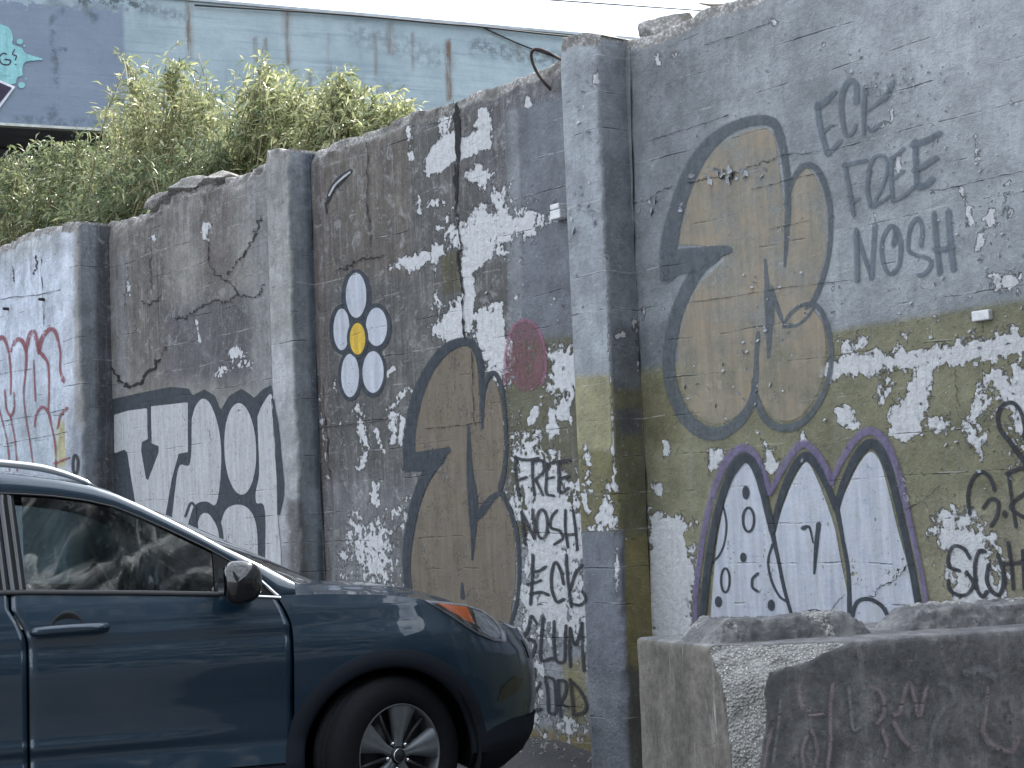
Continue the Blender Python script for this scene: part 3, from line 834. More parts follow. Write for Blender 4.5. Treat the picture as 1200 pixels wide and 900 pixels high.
# lettering ECK FREE NOSH (upper right)
strokes('faded_lettering', [
    ([(958, 122), (962, 150), (970, 180)], 8), ([(958, 126), (968, 119), (979, 108)], [9, 9, 6]), ([(966, 154), (975, 147)], 5), ([(971, 181), (986, 165)], 6),
    ([(1004, 120), (1004, 100), (996, 95), (988, 108), (987, 132), (992, 158), (1000, 155), (1004, 146)], [8, 8, 8, 8, 8, 6, 5, 4]),
    ([(1014, 102), (1013, 130), (1013, 158)], [6, 7, 4]), ([(1048, 95), (1040, 112), (1030, 120), (1018, 130)], [5, 8, 6, 3]), ([(1015, 148), (1023, 153), (1034, 144)], 5),
    ([(990, 192), (996, 222), (1001, 252)], 6), ([(989, 194), (1003, 191), (1016, 188)], 6), ([(998, 238), (1007, 233)], 5),
    ([(1020, 200), (1017, 220), (1021, 242)], 6), ([(1018, 200), (1026, 184), (1037, 184), (1041, 198), (1034, 220), (1024, 240)], 5), ([(1023, 243), (1034, 236), (1044, 230)], 5),
    ([(1046, 185), (1045, 210), (1047, 235)], 6), ([(1046, 186), (1060, 174)], 5), ([(1048, 210), (1060, 200)], 4), ([(1048, 236), (1062, 228), (1074, 217)], 5),
    ([(1073, 165), (1074, 190), (1075, 216)], 8), ([(1070, 170), (1086, 165), (1102, 156)], 9), ([(1072, 200), (1086, 193), (1098, 185)], 8), ([(1075, 220), (1087, 216), (1093, 210)], 9),
    ([(1004, 270), (1005, 300), (1005, 329)], 7), ([(1004, 270), (1013, 300), (1022, 325)], 6), ([(1022, 326), (1024, 295), (1026, 263)], 7),
    ([(1048, 286), (1050, 270), (1044, 265), (1035, 280), (1034, 300), (1040, 318), (1048, 320), (1055, 308), (1056, 285), (1050, 268)], [9, 7, 6, 6, 6, 6, 6, 6, 7, 8]),
    ([(1080, 288), (1081, 266), (1075, 256), (1067, 268), (1065, 292), (1074, 299), (1088, 303), (1092, 310), (1085, 320), (1077, 323)], 6),
    ([(1095, 250), (1098, 285), (1102, 320)], 8), ([(1112, 248), (1114, 283), (1118, 316)], 9), ([(1096, 293), (1106, 292), (1117, 289)], 8)], K_TEXT)
K_SMEAR = paint_material('smeared_gray_spray_paint', lin(104, 113, 124), lin(120, 128, 138), soft=1.0, opacity=.6, wear=.95, thin=.7)
fill('smeared_lettering', [[(1010, 92), (1030, 82), (1058, 84), (1078, 92), (1085, 105), (1065, 114), (1040, 116), (1018, 110)]], K_SMEAR, feather=14)

# brown bubble shape in the middle
fill('brown_bubble_fill', [[(484, 532), (487, 495), (495, 460), (510, 430), (530, 411), (550, 406), (560, 425), (563, 470), (564, 505), (568, 470), (574, 448), (581, 446), (588, 470), (592, 510), (590, 550), (585, 574), (598, 600), (605, 640), (605, 680),
      (600, 715), (592, 740), (480, 740), (479, 700), (482, 650), (490, 605), (503, 565), (524, 536)]], K_BROWN, feather=4)
strokes('brown_bubble_outline', [
    ([(481, 545), (480, 518), (484, 488), (493, 455), (509, 425), (529, 405), (550, 401), (561, 414), (565, 440), (566, 475), (566, 503)], [15, 15, 14, 13, 12, 12, 9, 8, 6, 5, 2]),
    ([(567, 470), (570, 447), (579, 437), (587, 449), (592, 480), (594, 520), (592, 552), (587, 574)], [3, 5, 6, 5, 4, 4, 4, 5]),
    ([(588, 577), (598, 597), (606, 625), (609, 665), (606, 705), (596, 740)], [5, 5, 5, 4.5, 4, 4]),
    ([(518, 536), (501, 556), (488, 588), (480, 625), (477, 660), (480, 700), (484, 730)], [9, 13, 12, 11, 10, 9, 8]),
    ([(550, 500), (551, 545), (555, 590), (555, 630), (554, 656)], [3, 7, 12, 6, 2]), ([(557, 608), (566, 598), (577, 584), (588, 577)], [8, 10, 8, 4]), ([(542, 684), (543, 700)], [3, 6])], K_BLACK)
fill('brown_bubble_notch', [[(472, 552), (474, 536), (486, 530), (528, 523), (530, 529), (518, 540), (508, 549), (492, 553)]], K_BLACK, feather=2.5, off=.0052, smooth=False)
# lettering FREE NOSH ECK SLUM LORD
strokes('black_lettering', [
    ([(605, 535), (606, 560), (609, 581)], 3.6), ([(604, 536), (618, 539), (632, 537)], 3.6), ([(607, 563), (618, 559)], 3.4),
    ([(625, 540), (625, 560), (627, 580)], 3.4), ([(625, 541), (636, 540), (638, 552), (627, 563)], 3.4), ([(629, 563), (637, 580)], 3.2),
    ([(642, 543), (641, 562), (641, 578), (650, 581)], 3.2), ([(642, 544), (652, 541)], 3.2), ([(642, 561), (650, 559)], 3),
    ([(656, 541), (656, 560), (657, 577), (667, 572)], 4), ([(656, 541), (669, 539)], 4), ([(657, 561), (667, 558)], 4),
    ([(612, 600), (614, 618), (616, 637)], 3.4), ([(612, 600), (620, 615), (627, 631)], 3.4), ([(627, 631), (627, 614), (625, 597)], 3.4), ring(636, 614, 6.5, 17, 3.4),
    ([(653, 598), (647, 606), (646, 618), (656, 622), (660, 630), (656, 634), (650, 638)], 3.4), ([(663, 598), (663, 620), (666, 641)], 3.4), ([(672, 598), (675, 620), (677, 644)], 3.4), ([(662, 627), (676, 626)], 3.4),
    ([(625, 651), (624, 680), (622, 708)], 3.8), ([(625, 670), (632, 669), (640, 664)], 3.6), ([(618, 685), (626, 683), (634, 680)], 3.4), ([(622, 696), (634, 694), (643, 697)], 3.8),
    ([(661, 684), (657, 667), (651, 659), (647, 672), (647, 690), (653, 705), (661, 702)], 3.8),
    ([(664, 650), (666, 680), (670, 711)], 3.6), ([(683, 662), (675, 672), (669, 690)], 3.6), ([(669, 707), (680, 709), (687, 702), (683, 693)], 3.6),
    ([(630, 731), (623, 722), (620, 735), (613, 750), (622, 749), (628, 755), (625, 766), (619, 777)], [3, 4, 4, 5, 4, 4, 4, 3]),
    ([(637, 724), (635, 750), (635, 773), (648, 771)], 3.8), ([(650, 728), (650, 750), (652, 773), (662, 774), (663, 752), (664, 733)], 3.8),
    ([(669, 781), (668, 757), (669, 736)], 3.6), ([(669, 736), (675, 756), (683, 730)], 3.4), ([(683, 730), (683, 757), (685, 786)], 3.4),
    ([(628, 784), (624, 806), (622, 832), (635, 831)], [4, 4.4, 4.4, 4]), ([(628, 810), (634, 800)], 3), ([(640, 795), (643, 815), (644, 834), (652, 834), (652, 815), (650, 797), (640, 793)], 3.6),
    ([(655, 797), (656, 818), (658, 839)], 3.4), ([(655, 797), (664, 799), (663, 813), (657, 824)], 3.4), ([(658, 824), (667, 829)], 3),
    ([(669, 796), (671, 815), (673, 837)], 3.6), ([(669, 797), (680, 808), (688, 824), (685, 834), (673, 838)], 3.6)], K_INK)
# flower
fill('flower_outline', [ell(418, 347, 18, 32), ell(401, 386, 15, 30), ell(441, 384, 19, 29), ell(411, 440, 15, 31), ell(437, 436, 17, 30)], K_BLACK, feather=3, off=.0026)
fill('flower_petals', [ell(418, 346, 12.5, 27), ell(401, 386, 10, 25), ell(442, 383, 13, 23), ell(411, 440, 11, 26), ell(438, 436, 13, 25)], K_WHITE, feather=3, off=.0042)
fill('flower_centre_ring', [ell(420, 397, 13, 23)], K_BLACK, feather=2.5, off=.0056)
fill('flower_centre', [ell(420, 397, 9.5, 19)], K_YEL, feather=2.5, off=.0062)
# white piece with purple halo
A_ = K_WHITE
fill('arched_piece_fill', [[(832, 735), (836, 680), (842, 625), (851, 582), (863, 550), (873, 541), (882, 550), (892, 580), (902, 620), (911, 655), (920, 692), (929, 735)],
      [(930, 735), (921, 690), (912, 650), (908, 628), (916, 598), (929, 565), (941, 544), (949, 543), (958, 560), (970, 590), (980, 622), (987, 660), (995, 700), (998, 735)],
      [(1000, 735), (997, 680), (990, 640), (984, 598), (996, 565), (1009, 540), (1021, 529), (1032, 540), (1041, 570), (1053, 620), (1065, 665), (1078, 735)]], K_WHITE, feather=3.5)
strokes('arched_piece_halo', [
    ([(815, 735), (817, 690), (823, 640), (832, 595), (844, 556), (859, 532), (873, 525), (886, 534), (896, 556), (903, 578)], [7, 8, 9, 10, 11, 12, 12, 11, 10, 8]),
    ([(903, 578), (914, 556), (929, 531), (942, 520), (955, 528), (968, 547), (976, 566)], [8, 9, 11, 12, 11, 10, 8]),
    ([(976, 562), (989, 536), (1004, 514), (1019, 505), (1035, 513), (1049, 540), (1060, 580), (1070, 625), (1080, 670), (1090, 728)], [8, 9, 11, 12, 12, 10, 9, 8, 8, 8])], K_PURP, base_off=.0036)
strokes('arched_piece_outline', [
    ([(823, 735), (828, 685), (835, 635), (844, 593), (856, 558), (869, 539), (879, 538), (890, 556), (898, 588), (906, 622)], [9, 9, 9, 9, 10, 12, 11, 9, 8, 8]),
    ([(906, 622), (914, 590), (925, 560), (939, 538), (949, 536), (960, 550), (971, 572), (981, 596)], [8, 8, 9, 11, 11, 9, 8, 8]),
    ([(981, 596), (991, 562), (1006, 533), (1020, 520), (1033, 529), (1045, 560), (1056, 605), (1067, 655), (1080, 728)], [8, 9, 11, 12, 11, 9, 8, 8, 8]),
    ([(905, 618), (912, 652), (920, 690), (929, 722)], [6, 4.5, 4.5, 4]), ([(981, 594), (988, 630), (995, 672), (996, 722)], [7, 5, 5, 5]),
    ([(847, 588), (852, 612), (850, 635), (844, 650), (835, 659)], 2.5), ([(906, 638), (901, 658), (905, 680), (914, 698), (923, 705)], 3),
    ring(878, 609, 6.5, 14, 3.2), ring(851, 680, 5, 14, 2.8), ([(889, 672), (883, 678), (883, 688), (889, 693)], 3.4), ring(955, 730, 14, 14, 5),
    ([(942, 619), (949, 618), (954, 636)], [6, 3, 2]), ([(960, 614), (957, 645), (955, 672)], [6, 5, 3]),
    ([(998, 728), (1005, 706), (1020, 702), (1036, 712), (1044, 730)], 5), ([(1046, 730), (1055, 716), (1067, 717), (1077, 730)], 4.5)], K_BLACK, base_off=.0042)
fill('arched_piece_dots', [ell(875, 577, 4.5, 8.5), ell(872, 653, 4, 6), ell(843, 705, 4.5, 7), ell(905, 709, 4.5, 7)], K_BLACK, feather=2, off=.0062)
# rounded white piece on the raw panel
fill('block_piece_ground', [[(120, 482), (120, 470), (160, 461), (200, 453), (222, 455), (226, 463), (240, 456), (252, 463), (259, 480), (268, 464), (283, 455), (294, 462), (298, 466), (308, 456), (319, 450), (321, 480), (327, 530), (331, 580),
      (327, 603), (312, 606), (312, 720), (120, 720)]], K_BLACK, feather=2.5, off=.0026, smooth=False)
fill('block_piece_fill', [[(134, 486), (150, 481), (173, 478), (174, 515), (167, 518), (166, 528), (172, 562), (174, 562), (186, 530), (186, 523), (178, 520), (177, 476), (221, 471), (221, 530), (210, 532), (202, 562), (192, 620), (164, 620), (158, 585), (149, 530), (146, 527), (134, 532)]], K_LAV, feather=2, smooth=False, off=.004)
fill('block_piece_fill', [[(225, 490), (230, 475), (238, 467), (247, 473), (256, 497), (260, 530), (258, 570), (253, 592), (243, 588), (232, 590), (226, 598), (218, 620), (202, 620), (206, 570), (211, 545), (223, 542)],
      ell(282, 526, 19, 54, -2), [(232, 612), (236, 603), (243, 601), (250, 608), (257, 625), (258, 660), (240, 660)],
      [(259, 612), (266, 596), (280, 591), (293, 597), (301, 615), (303, 650), (302, 700), (262, 700)],
      [(302, 488), (308, 474), (319, 462), (321, 500), (325, 560), (326, 602), (330, 650), (328, 700), (312, 700), (311, 600), (301, 590), (300, 576), (304, 555), (303, 520)]], K_LAV, feather=2, off=.004)
strokes('block_piece_outline', [([(320, 468), (324, 500), (328, 540), (330, 575), (327, 602)], [3, 6, 6, 7, 3]), ([(218, 605), (224, 590), (229, 594), (230, 612)], 3), ([(242, 596), (251, 600), (259, 620), (262, 660)], 5)], K_BLACK, base_off=.005)
# red tag on the white panel
strokes('red_tag', [
    ([(-8, 402), (0, 396), (6, 398), (11, 415), (13, 440), (13, 462)], [6, 7, 5, 3, 2.5, 2]), ([(13, 412), (19, 399), (26, 399), (31, 413), (30, 440), (28, 462), (31, 490), (36, 520), (40, 550)], [3, 5, 6, 4, 3, 2, 2, 2, 2]),
    ([(31, 412), (35, 393), (41, 390), (46, 412)], [3, 6, 6, 4]), ([(46, 414), (49, 398), (58, 386), (66, 390), (71, 412), (71, 432), (75, 446)], [4, 6, 6, 5, 3, 3, 6]),
    ([(47, 412), (52, 418), (57, 428), (58, 455), (57, 482)], [4, 5, 3, 2.5, 2]), ([(40, 422), (41, 448), (42, 470)], 2), ([(6, 457), (8, 478), (13, 487), (17, 478), (17, 460)], [2, 2.5, 4, 2.5, 2]),
    ([(41, 500), (43, 486), (50, 477), (57, 483), (61, 500), (65, 520), (66, 552)], [2, 2.5, 4, 4, 2.5, 2.2, 2]), ([(68, 502), (71, 488), (79, 478)], [2, 3, 4]), ([(65, 543), (82, 536)], [4, 2]),
    ([(-3, 470), (5, 500), (10, 525), (12, 552)], 2), ([(13, 488), (18, 515), (21, 552)], 2)], K_RED)
strokes('black_loop_tag', [ring(89, 544, 3, 11, 3)], K_INK)
# faded pink blob in the middle
fill('pink_blob', [[(594, 445), (592, 415), (598, 385), (612, 374), (628, 378), (638, 398), (640, 430), (632, 455), (612, 460)]], K_PINK, feather=6)
strokes('pink_blob_edge', [([(592, 450), (593, 415), (600, 386), (614, 375), (628, 381), (637, 400), (640, 430), (636, 450)], 5)], paint_material('pink_halo_spray_paint', lin(160, 112, 138), soft=.8, opacity=.6, wear=.5, thin=.3))
# brush lettering at the right edge
strokes('brush_lettering', [
    ([(1215, 560), (1200, 540), (1186, 520), (1173, 504), (1170, 488), (1176, 475), (1187, 472), (1196, 481), (1201, 500), (1200, 515)], [5, 6, 6, 5, 5, 5, 5, 4.5, 4.5, 4]),
    ([(1137, 602), (1135, 580), (1140, 562), (1150, 553), (1160, 559), (1166, 574)], 4.6), ([(1153, 595), (1161, 585), (1170, 588), (1169, 604), (1162, 616)], 4.4),
    ([(1182, 554), (1186, 585), (1191, 617)], 4), ([(1180, 555), (1196, 549), (1215, 545), (1222, 560), (1205, 575), (1185, 593), (1200, 606), (1220, 615)], 4.6),
    ([(1137, 654), (1130, 643), (1118, 640), (1112, 652), (1113, 664), (1125, 669)], 4.4), ([(1133, 670), (1141, 684), (1134, 696), (1122, 697), (1113, 690), (1112, 680)], 4.2),
    ([(1155, 646), (1148, 646), (1143, 662), (1145, 688), (1152, 699), (1157, 693)], 4.6), ([(1159, 662), (1157, 680), (1164, 694), (1173, 695), (1177, 675), (1170, 650)], 5),
    ([(1182, 636), (1186, 665), (1188, 690)], 4.4), ([(1176, 661), (1190, 660), (1202, 658)], 4.6), ([(1199, 645), (1201, 690)], 4.4), ([(1202, 668), (1220, 664)], 4), ([(1220, 640), (1222, 690)], 4.4)], K_INK)
fill('brush_lettering_dot', [ell(1178, 602, 3.2, 5)], K_INK, feather=2, off=.006)
strokes('curved_mark', [([(384, 238), (390, 222), (400, 210), (412, 200)], [3, 7, 8, 4]), ([(384, 250), (382, 238)], 2)], K_INK)
strokes('curved_mark', [([(387, 229), (393, 218), (402, 209), (411, 202)], 2.4)], K_LAV, base_off=.006)
# cracks
M_CRACK = simple('dark_crack', (.018, .018, .02), .95)
def crack(pts, w, jit=2.0, nm='crack'):
    P = catmull(pts, 10)[:, :2]; r = np.random.default_rng(len(P) * 7 + int(pts[0][0]))
    k = len(P); J = r.normal(0, jit * .95, (k, 2)); J = (J + np.roll(J, 1, 0)) / 2; J[0] = J[-1] = 0
    W = w * .72 * (.25 + 1.2 * r.random(k) ** 1.5); W[0] *= .3; W[-1] *= .3
    return (P + J, W)
def crack_mesh(items):
    V = []; Fc = []; n = 0
    for P, W in items:
        T = np.gradient(P, axis=0); T /= np.linalg.norm(T, axis=1)[:, None] + 1e-9
        N = np.stack([-T[:, 1], T[:, 0]], 1); k = len(P)
        a = P + N * W[:, None] / 2; b = P - N * W[:, None] / 2
        R = np.stack([on_wall(a[:, 0], a[:, 1], .0075), on_wall(b[:, 0], b[:, 1], .0075)], 1)
        V.append(R.reshape(-1, 3)); Fc.append(grid_faces(k, 2, n)); n += 2 * k
    mesh_obj('crack', np.concatenate(V), np.concatenate(Fc), M_CRACK, wall, False)
crack_mesh([crack([(131, 428), (136, 440), (145, 451), (153, 453), (168, 444), (182, 428), (188, 420)], 4.0), crack([(188, 420), (195, 404), (205, 390)], 1.2),
            crack([(205, 374), (218, 371), (228, 366), (238, 358), (255, 352), (268, 354), (280, 346), (286, 349), (302, 346), (310, 332)], 2.0), crack([(245, 282), (247, 310), (258, 325), (272, 335), (282, 346)], 1.8),
            crack([(306, 252), (300, 272), (291, 290), (280, 305), (268, 322)], 2.2), crack([(177, 290), (179, 345)], 1.2), crack([(165, 353), (178, 357), (190, 345)], 1.6, 2.5), crack([(152, 312), (146, 360)], 1.0)])
crack_mesh([crack([(533, 118), (536, 170), (534, 220), (538, 262), (538, 310), (543, 340), (546, 396)], 3.4), crack([(536, 120), (538, 160), (536, 235)], 6.5, .8),
            crack([(393, 318), (410, 312), (424, 305), (440, 302), (452, 298)], 2.2), crack([(430, 165), (432, 200), (431, 245), (436, 290)], 1.3, 1.2), crack([(480, 150), (540, 137)], .9, .8),
            crack([(379, 448), (385, 520), (388, 560)], 1.3), crack([(372, 503), (412, 498), (455, 492)], 1.0), crack([(498, 503), (540, 499), (566, 495)], 1.2, .7), crack([(553, 410), (556, 460), (557, 500)], 1.5)])
crack_mesh([crack([(764, 165), (790, 156), (822, 146), (856, 134)], 1.2, .8), crack([(825, 53), (848, 46), (880, 36), (905, 26)], 1.0, .8), crack([(744, 239), (760, 235), (772, 226), (790, 218)], 1.3, 1.0),
            crack([(806, 214), (826, 210), (838, 208), (850, 210), (865, 202), (885, 194), (905, 187), (922, 182), (960, 178)], 1.5, 1.2), crack([(880, 222), (905, 217), (935, 208), (965, 203)], 1.0, .6),
            crack([(900, 269), (925, 264), (950, 258)], .9, .6), crack([(1090, 224), (1130, 217), (1165, 208), (1230, 194)], 1.2, .7), crack([(1020, 700), (1030, 690), (1050, 678), (1064, 664), (1072, 660)], 1.6, 1.6),
            crack([(972, 725), (982, 706), (992, 696)], 1.3, 1.2), crack([(1062, 598), (1085, 585), (1102, 568)], 1.4, 1.0), crack([(1120, 432), (1122, 455), (1126, 478)], 1.1, 1.2), crack([(806, 355), (850, 349), (905, 340), (1000, 328)], .8, .6),
            crack([(1048, 465), (1046, 480), (1042, 490)], 1.3), crack([(740, 60), (745, 300), (755, 500), (764, 700)], 1.6, .6)])
crack_mesh([crack([(-10, 352), (20, 348), (48, 345), (72, 339)], 1.0, .4), crack([(-10, 440), (40, 432)], .8, .4), crack([(-10, 496), (30, 489), (80, 479)], 1.1, .4), crack([(-10, 523), (40, 514), (80, 506)], 1.0, .4),
            crack([(49, 300), (51, 350), (52, 382)], 1.2, .8), crack([(42, 299), (44, 312), (40, 322)], 1.6, .8), crack([(16, 312), (17, 330)], 1.8, .8), crack([(364, 180), (370, 400), (383, 690)], 2.0, .5), crack([(358, 590), (359, 645)], 2.6, .5)])
# small things fixed in the wall
M_RUST = simple('rusted_iron', (.06, .045, .04), .8, .4, 60, .4)
def wpt(x, y, off): return on_wall(np.array([x]), np.array([y]), off)[0]
rb = [wpt(x, y, o) for x, y, o in [(646, 108, -.02), (643, 98, .03), (639, 86, .06), (637, 74, .08), (638, 64, .09), (643, 60, .08), (650, 63, .05), (656, 69, .0), (662, 72, -.10)]]
MB().tube(catmull(rb, 5), .009, 8).build('bent_rebar', M_RUST, wall, True)
for x, y in ((10, 362), (52, 351)):
    p = wpt(x, y, 0)
    MB().tube([p + (0, .03, 0), p + (.0, -.02, 0), p + (.03, -.055, -.004)], .013, 8).build('iron_stub', M_RUST, wall, True)
M_BRK = simple('white_paint_chip', (.62, .63, .64), .7, 0, 40, .2)
p = wpt(660, 248, 0); MB().box(p + (0, -.03, -.02), (.085, .06, .05)).box(p + (0, -.03, .022), (.075, .065, .03)).build('white_bracket', M_BRK, wall, bevel=.006)
p = wpt(1153, 370, 0); MB().box(p + (0, -.012, 0), (.085, .03, .042)).build('white_bracket', M_BRK, wall, bevel=.004)
# peeled flakes of paint curling off the wall
M_FLAKE = simple('curled_paint_flake', tuple(lin(150, 156, 166)), .8, 0, 30, .3)
fl = MB(); fr_ = np.random.default_rng(5)
def flakes(cx, cy, sx_, sy_, n, size=.02):
    for _ in range(n):
        x = cx + fr_.normal() * sx_; y = cy + fr_.normal() * sy_
        p = wpt(x, y, .004); s = size * (.5 + fr_.random()); a = fr_.random() * 6.28
        c, q = math.cos(a), math.sin(a)
        A = np.array([c, 0, q]) * s; Bv = np.array([-q, 0, c]) * s * (.4 + fr_.random() * .5)
        lift = np.array([0, -s * (.35 + .5 * fr_.random()), 0])
        V = [p - A, p + Bv * .6, p + A * .8 + lift * .4, p - Bv * .7 + lift]
        fl.add(V, [(0, 1, 2, 3)])
for a in [(855, 205, 22, 5, 26, .022), (765, 238, 9, 5, 8, .02), (800, 240, 6, 4, 4), (905, 385, 25, 30, 18, .012), (850, 445, 30, 25, 26, .012), (693, 250, 12, 10, 16, .02), (690, 200, 10, 60, 20, .014), (688, 120, 10, 40, 16, .016),
          (650, 355, 25, 5, 10, .012), (1040, 100, 30, 14, 30, .010), (1100, 140, 50, 40, 26, .009), (1090, 210, 40, 60, 26, .008), (1165, 290, 30, 40, 26, .011), (1060, 350, 50, 14, 30, .011), (1150, 385, 60, 12, 24, .010),
          (1100, 30, 60, 40, 20, .007), (900, 60, 80, 40, 24, .006), (1000, 60, 60, 50, 20, .006), (1000, 500, 60, 40, 26, .010), (1150, 480, 40, 60, 30, .014), (640, 480, 30, 60, 26, .013), (570, 260, 30, 50, 26, .012), (925, 290, 25, 60, 16, .009)]:
    flakes(*a)
fl.build('paint_flakes', M_FLAKE, wall)['kind'] = 'stuff'

# ------------------------------------------------------------------ ground, terrace behind the wall
def ground_material():
    t = NT('worn_asphalt')
    n1 = t.noise(3, 6, .6); n2 = t.noise(120, 4, .7)
    vo = t.n('ShaderNodeTexVoronoi', Scale=90.0); t.t.links.new(t.obj(), vo.inputs['Vector'])
    c = t.mix(t.ss(n1, .35, .65), (.040, .041, .044, 1), (.062, .062, .064, 1))
    c = t.mix(t.math('MULTIPLY', t.ss(vo.outputs['Distance'], .0, .35, 1, 0), .45), c, (.16, .155, .15, 1))
    c = t.mix(1.0, c, t.ss(n2, .3, .7, .7, 1.25), 'MULTIPLY')
    b = t.pbr(**{'Base__Color': c, 'Roughness': .9, 'Normal': t.bump(t.math('ADD', n2, vo.outputs['Distance']), .6, .006)})
    return t.done(b)
M_ASPH = ground_material()
g = mesh_obj('ground', [(-600, -600, 0), (600, -600, 0), (600, 600, 0), (-600, 600, 0)], [(0, 1, 2, 3)], M_ASPH); tag(g, kind='structure')
# low asphalt fillet along the wall foot
U = np.linspace(-8, 2.9, 500)
Q = np.linspace(0, 1, 14)
UU, QQ = np.meshgrid(U, Q, indexing='ij')
hb = .012 + .10 * np.clip((-.05 - U) / .55, 0, 1) * (.85 + .3 * fbm(U * 2, U * 0, 3, 3))
ww = .30 + .25 * fbm(U * 1.5, U * 0, 9, 2)
VV = .02 - QQ * (ww[:, None] + .02)
ZZ = .004 + hb[:, None] * (1 - QQ) ** 1.5 + .018 * (fbm(UU * 14, VV * 14, 2, 3) - .4) * (1 - QQ)
G3 = W2(UU, VV, np.maximum(ZZ, .003))
o = grid_obj('asphalt_edge', G3, M_ASPH, None, True, flip=True); tag(o, kind='structure')
# gravel at the wall foot
mb = MB(); r = np.random.default_rng(3)
for i in range(420):
    u = r.uniform(-1.6, .6); v = -abs(r.normal(0, .16)) - .02; s = .004 + .010 * r.random() ** 2
    hz = float(np.interp(u, U, hb)) * max(0, 1 + v / .45) ** 1.5
    p = W2(u, v, hz + s * .4); q = r.normal(size=(6, 3)) * .25
    V = p + s * (np.array([[1, 0, 0], [-1, 0, 0], [0, 1, 0], [0, -1, 0], [0, 0, .8], [0, 0, -.8]]) + q)
    mb.add(V, [(0, 2, 4), (2, 1, 4), (1, 3, 4), (3, 0, 4), (2, 0, 5), (1, 2, 5), (3, 1, 5), (0, 3, 5)])
o = mb.build('gravel', simple('gravel_stone', (.22, .21, .2), .9, 0, 60, .5)); tag(o, kind='stuff')

M_SOIL = simple('dry_soil', (.07, .06, .045), .95, 0, 8, .4, .02)
tu = np.array([-45, 30]); pts = []
A = W2(-45, .30, 3.45); Bq = W2(40, .30, 3.45); Cq = W2(40, 90, 3.45); Dq = W2(-45, 90, 3.45)
o = mesh_obj('terrace', [A, Bq, Cq, Dq, A - (0, 0, 3.4), Bq - (0, 0, 3.4)], [(0, 1, 2, 3), (4, 5, 1, 0)], M_SOIL); tag(o, kind='structure')

# broken concrete chunk and a stick on the wall top
M_RAW = wall_material('broken_concrete')
def rock(name, c, dims, seed, mat, rz=0, label=None, cat='rock', group=None, sub=5):
    bm = bmesh.new(); bmesh.ops.create_icosphere(bm, subdivisions=sub, radius=1)
    V = np.array([v.co[:] for v in bm.verts]); Fc = np.array([[v.index for v in f.verts] for f in bm.faces]); bm.free()
    r = np.random.default_rng(seed)
    for _ in range(13):
        n = r.normal(size=3); n /= np.linalg.norm(n); d = .55 + .25 * r.random()
        s = V @ n; V = V - np.clip(s - d, 0, None)[:, None] * n
    nn = (fbm(V[:, 0] * 4 + 9, V[:, 1] * 4 + V[:, 2] * 3, seed, 5) - .5)
    V = V * (1 + .16 * nn)[:, None]
    V = V * np.array(dims) / 2 * 1.35
    o = mesh_obj(name, V, Fc, mat, None, True, {'paint': np.zeros((len(V), 3)) + np.array([.2, .19, .18]), 'peel': np.zeros(len(V)), 'grime': np.full(len(V), .3), 'raw': np.full(len(V), .7)})
    o.location = c; o.rotation_euler = (0, 0, rz)
    return tag(o, label, cat, group)
def wtop(x, y, v=.15):
    u, z = WP(x, y, v); return W2(u, v, top_z(u)), u
c, u_ = wtop(783, 30, .18)
rock('concrete_chunk', tuple(c + (0, 0, .03)), (.34, .24, .22), 4, M_RAW, .4, 'angular broken concrete chunk sitting on the wall top against the sky', 'concrete chunk')
c, u_ = wtop(757, 40, .2)
a, _ = wtop(835, 4, .12); a = a + (0, 0, .10)
pL = W2(WP(820, 4, .12)[0], .12, WP(820, 4, .12)[1]); pR = W2(WP(852, 5, .14)[0], .14, WP(852, 5, .14)[1] - .01)
mb = MB(); mb.tube([pL, (pL * .55 + pR * .45) - (0, 0, .004), pR, pR + (.06, .03, -.05)], [.004, .008, .014, .012], 7)
o = mb.build('wood_stick', simple('dry_wood', (.16, .12, .09), .9, 0, 50, .3), None, True); tag(o, 'thin dry stick poking out over the wall top beside the broken concrete chunk', 'stick')
# the displaced concrete slabs lying along the top of the raw panel
k = 0
for (x, y, dx, dz, lab) in [(197, 238, .42, .13, 'flat broken concrete slab on the raw panel top, leftmost of the three under the shrubs'), (228, 222, .40, .13, 'broken concrete slab on the raw panel top, middle of the three under the shrubs'),
                            (258, 208, .38, .10, 'thin broken concrete slab on the raw panel top, nearest the second pilaster')]:
    c, u_ = wtop(x, y, .12)
    rock('concrete_slab', tuple(c + (0, 0, .03)), (dx, .3, dz), 20 + k, M_RAW, -WALL_A, lab, 'concrete slab', 'concrete slabs lying on the wall top', 4); k += 1

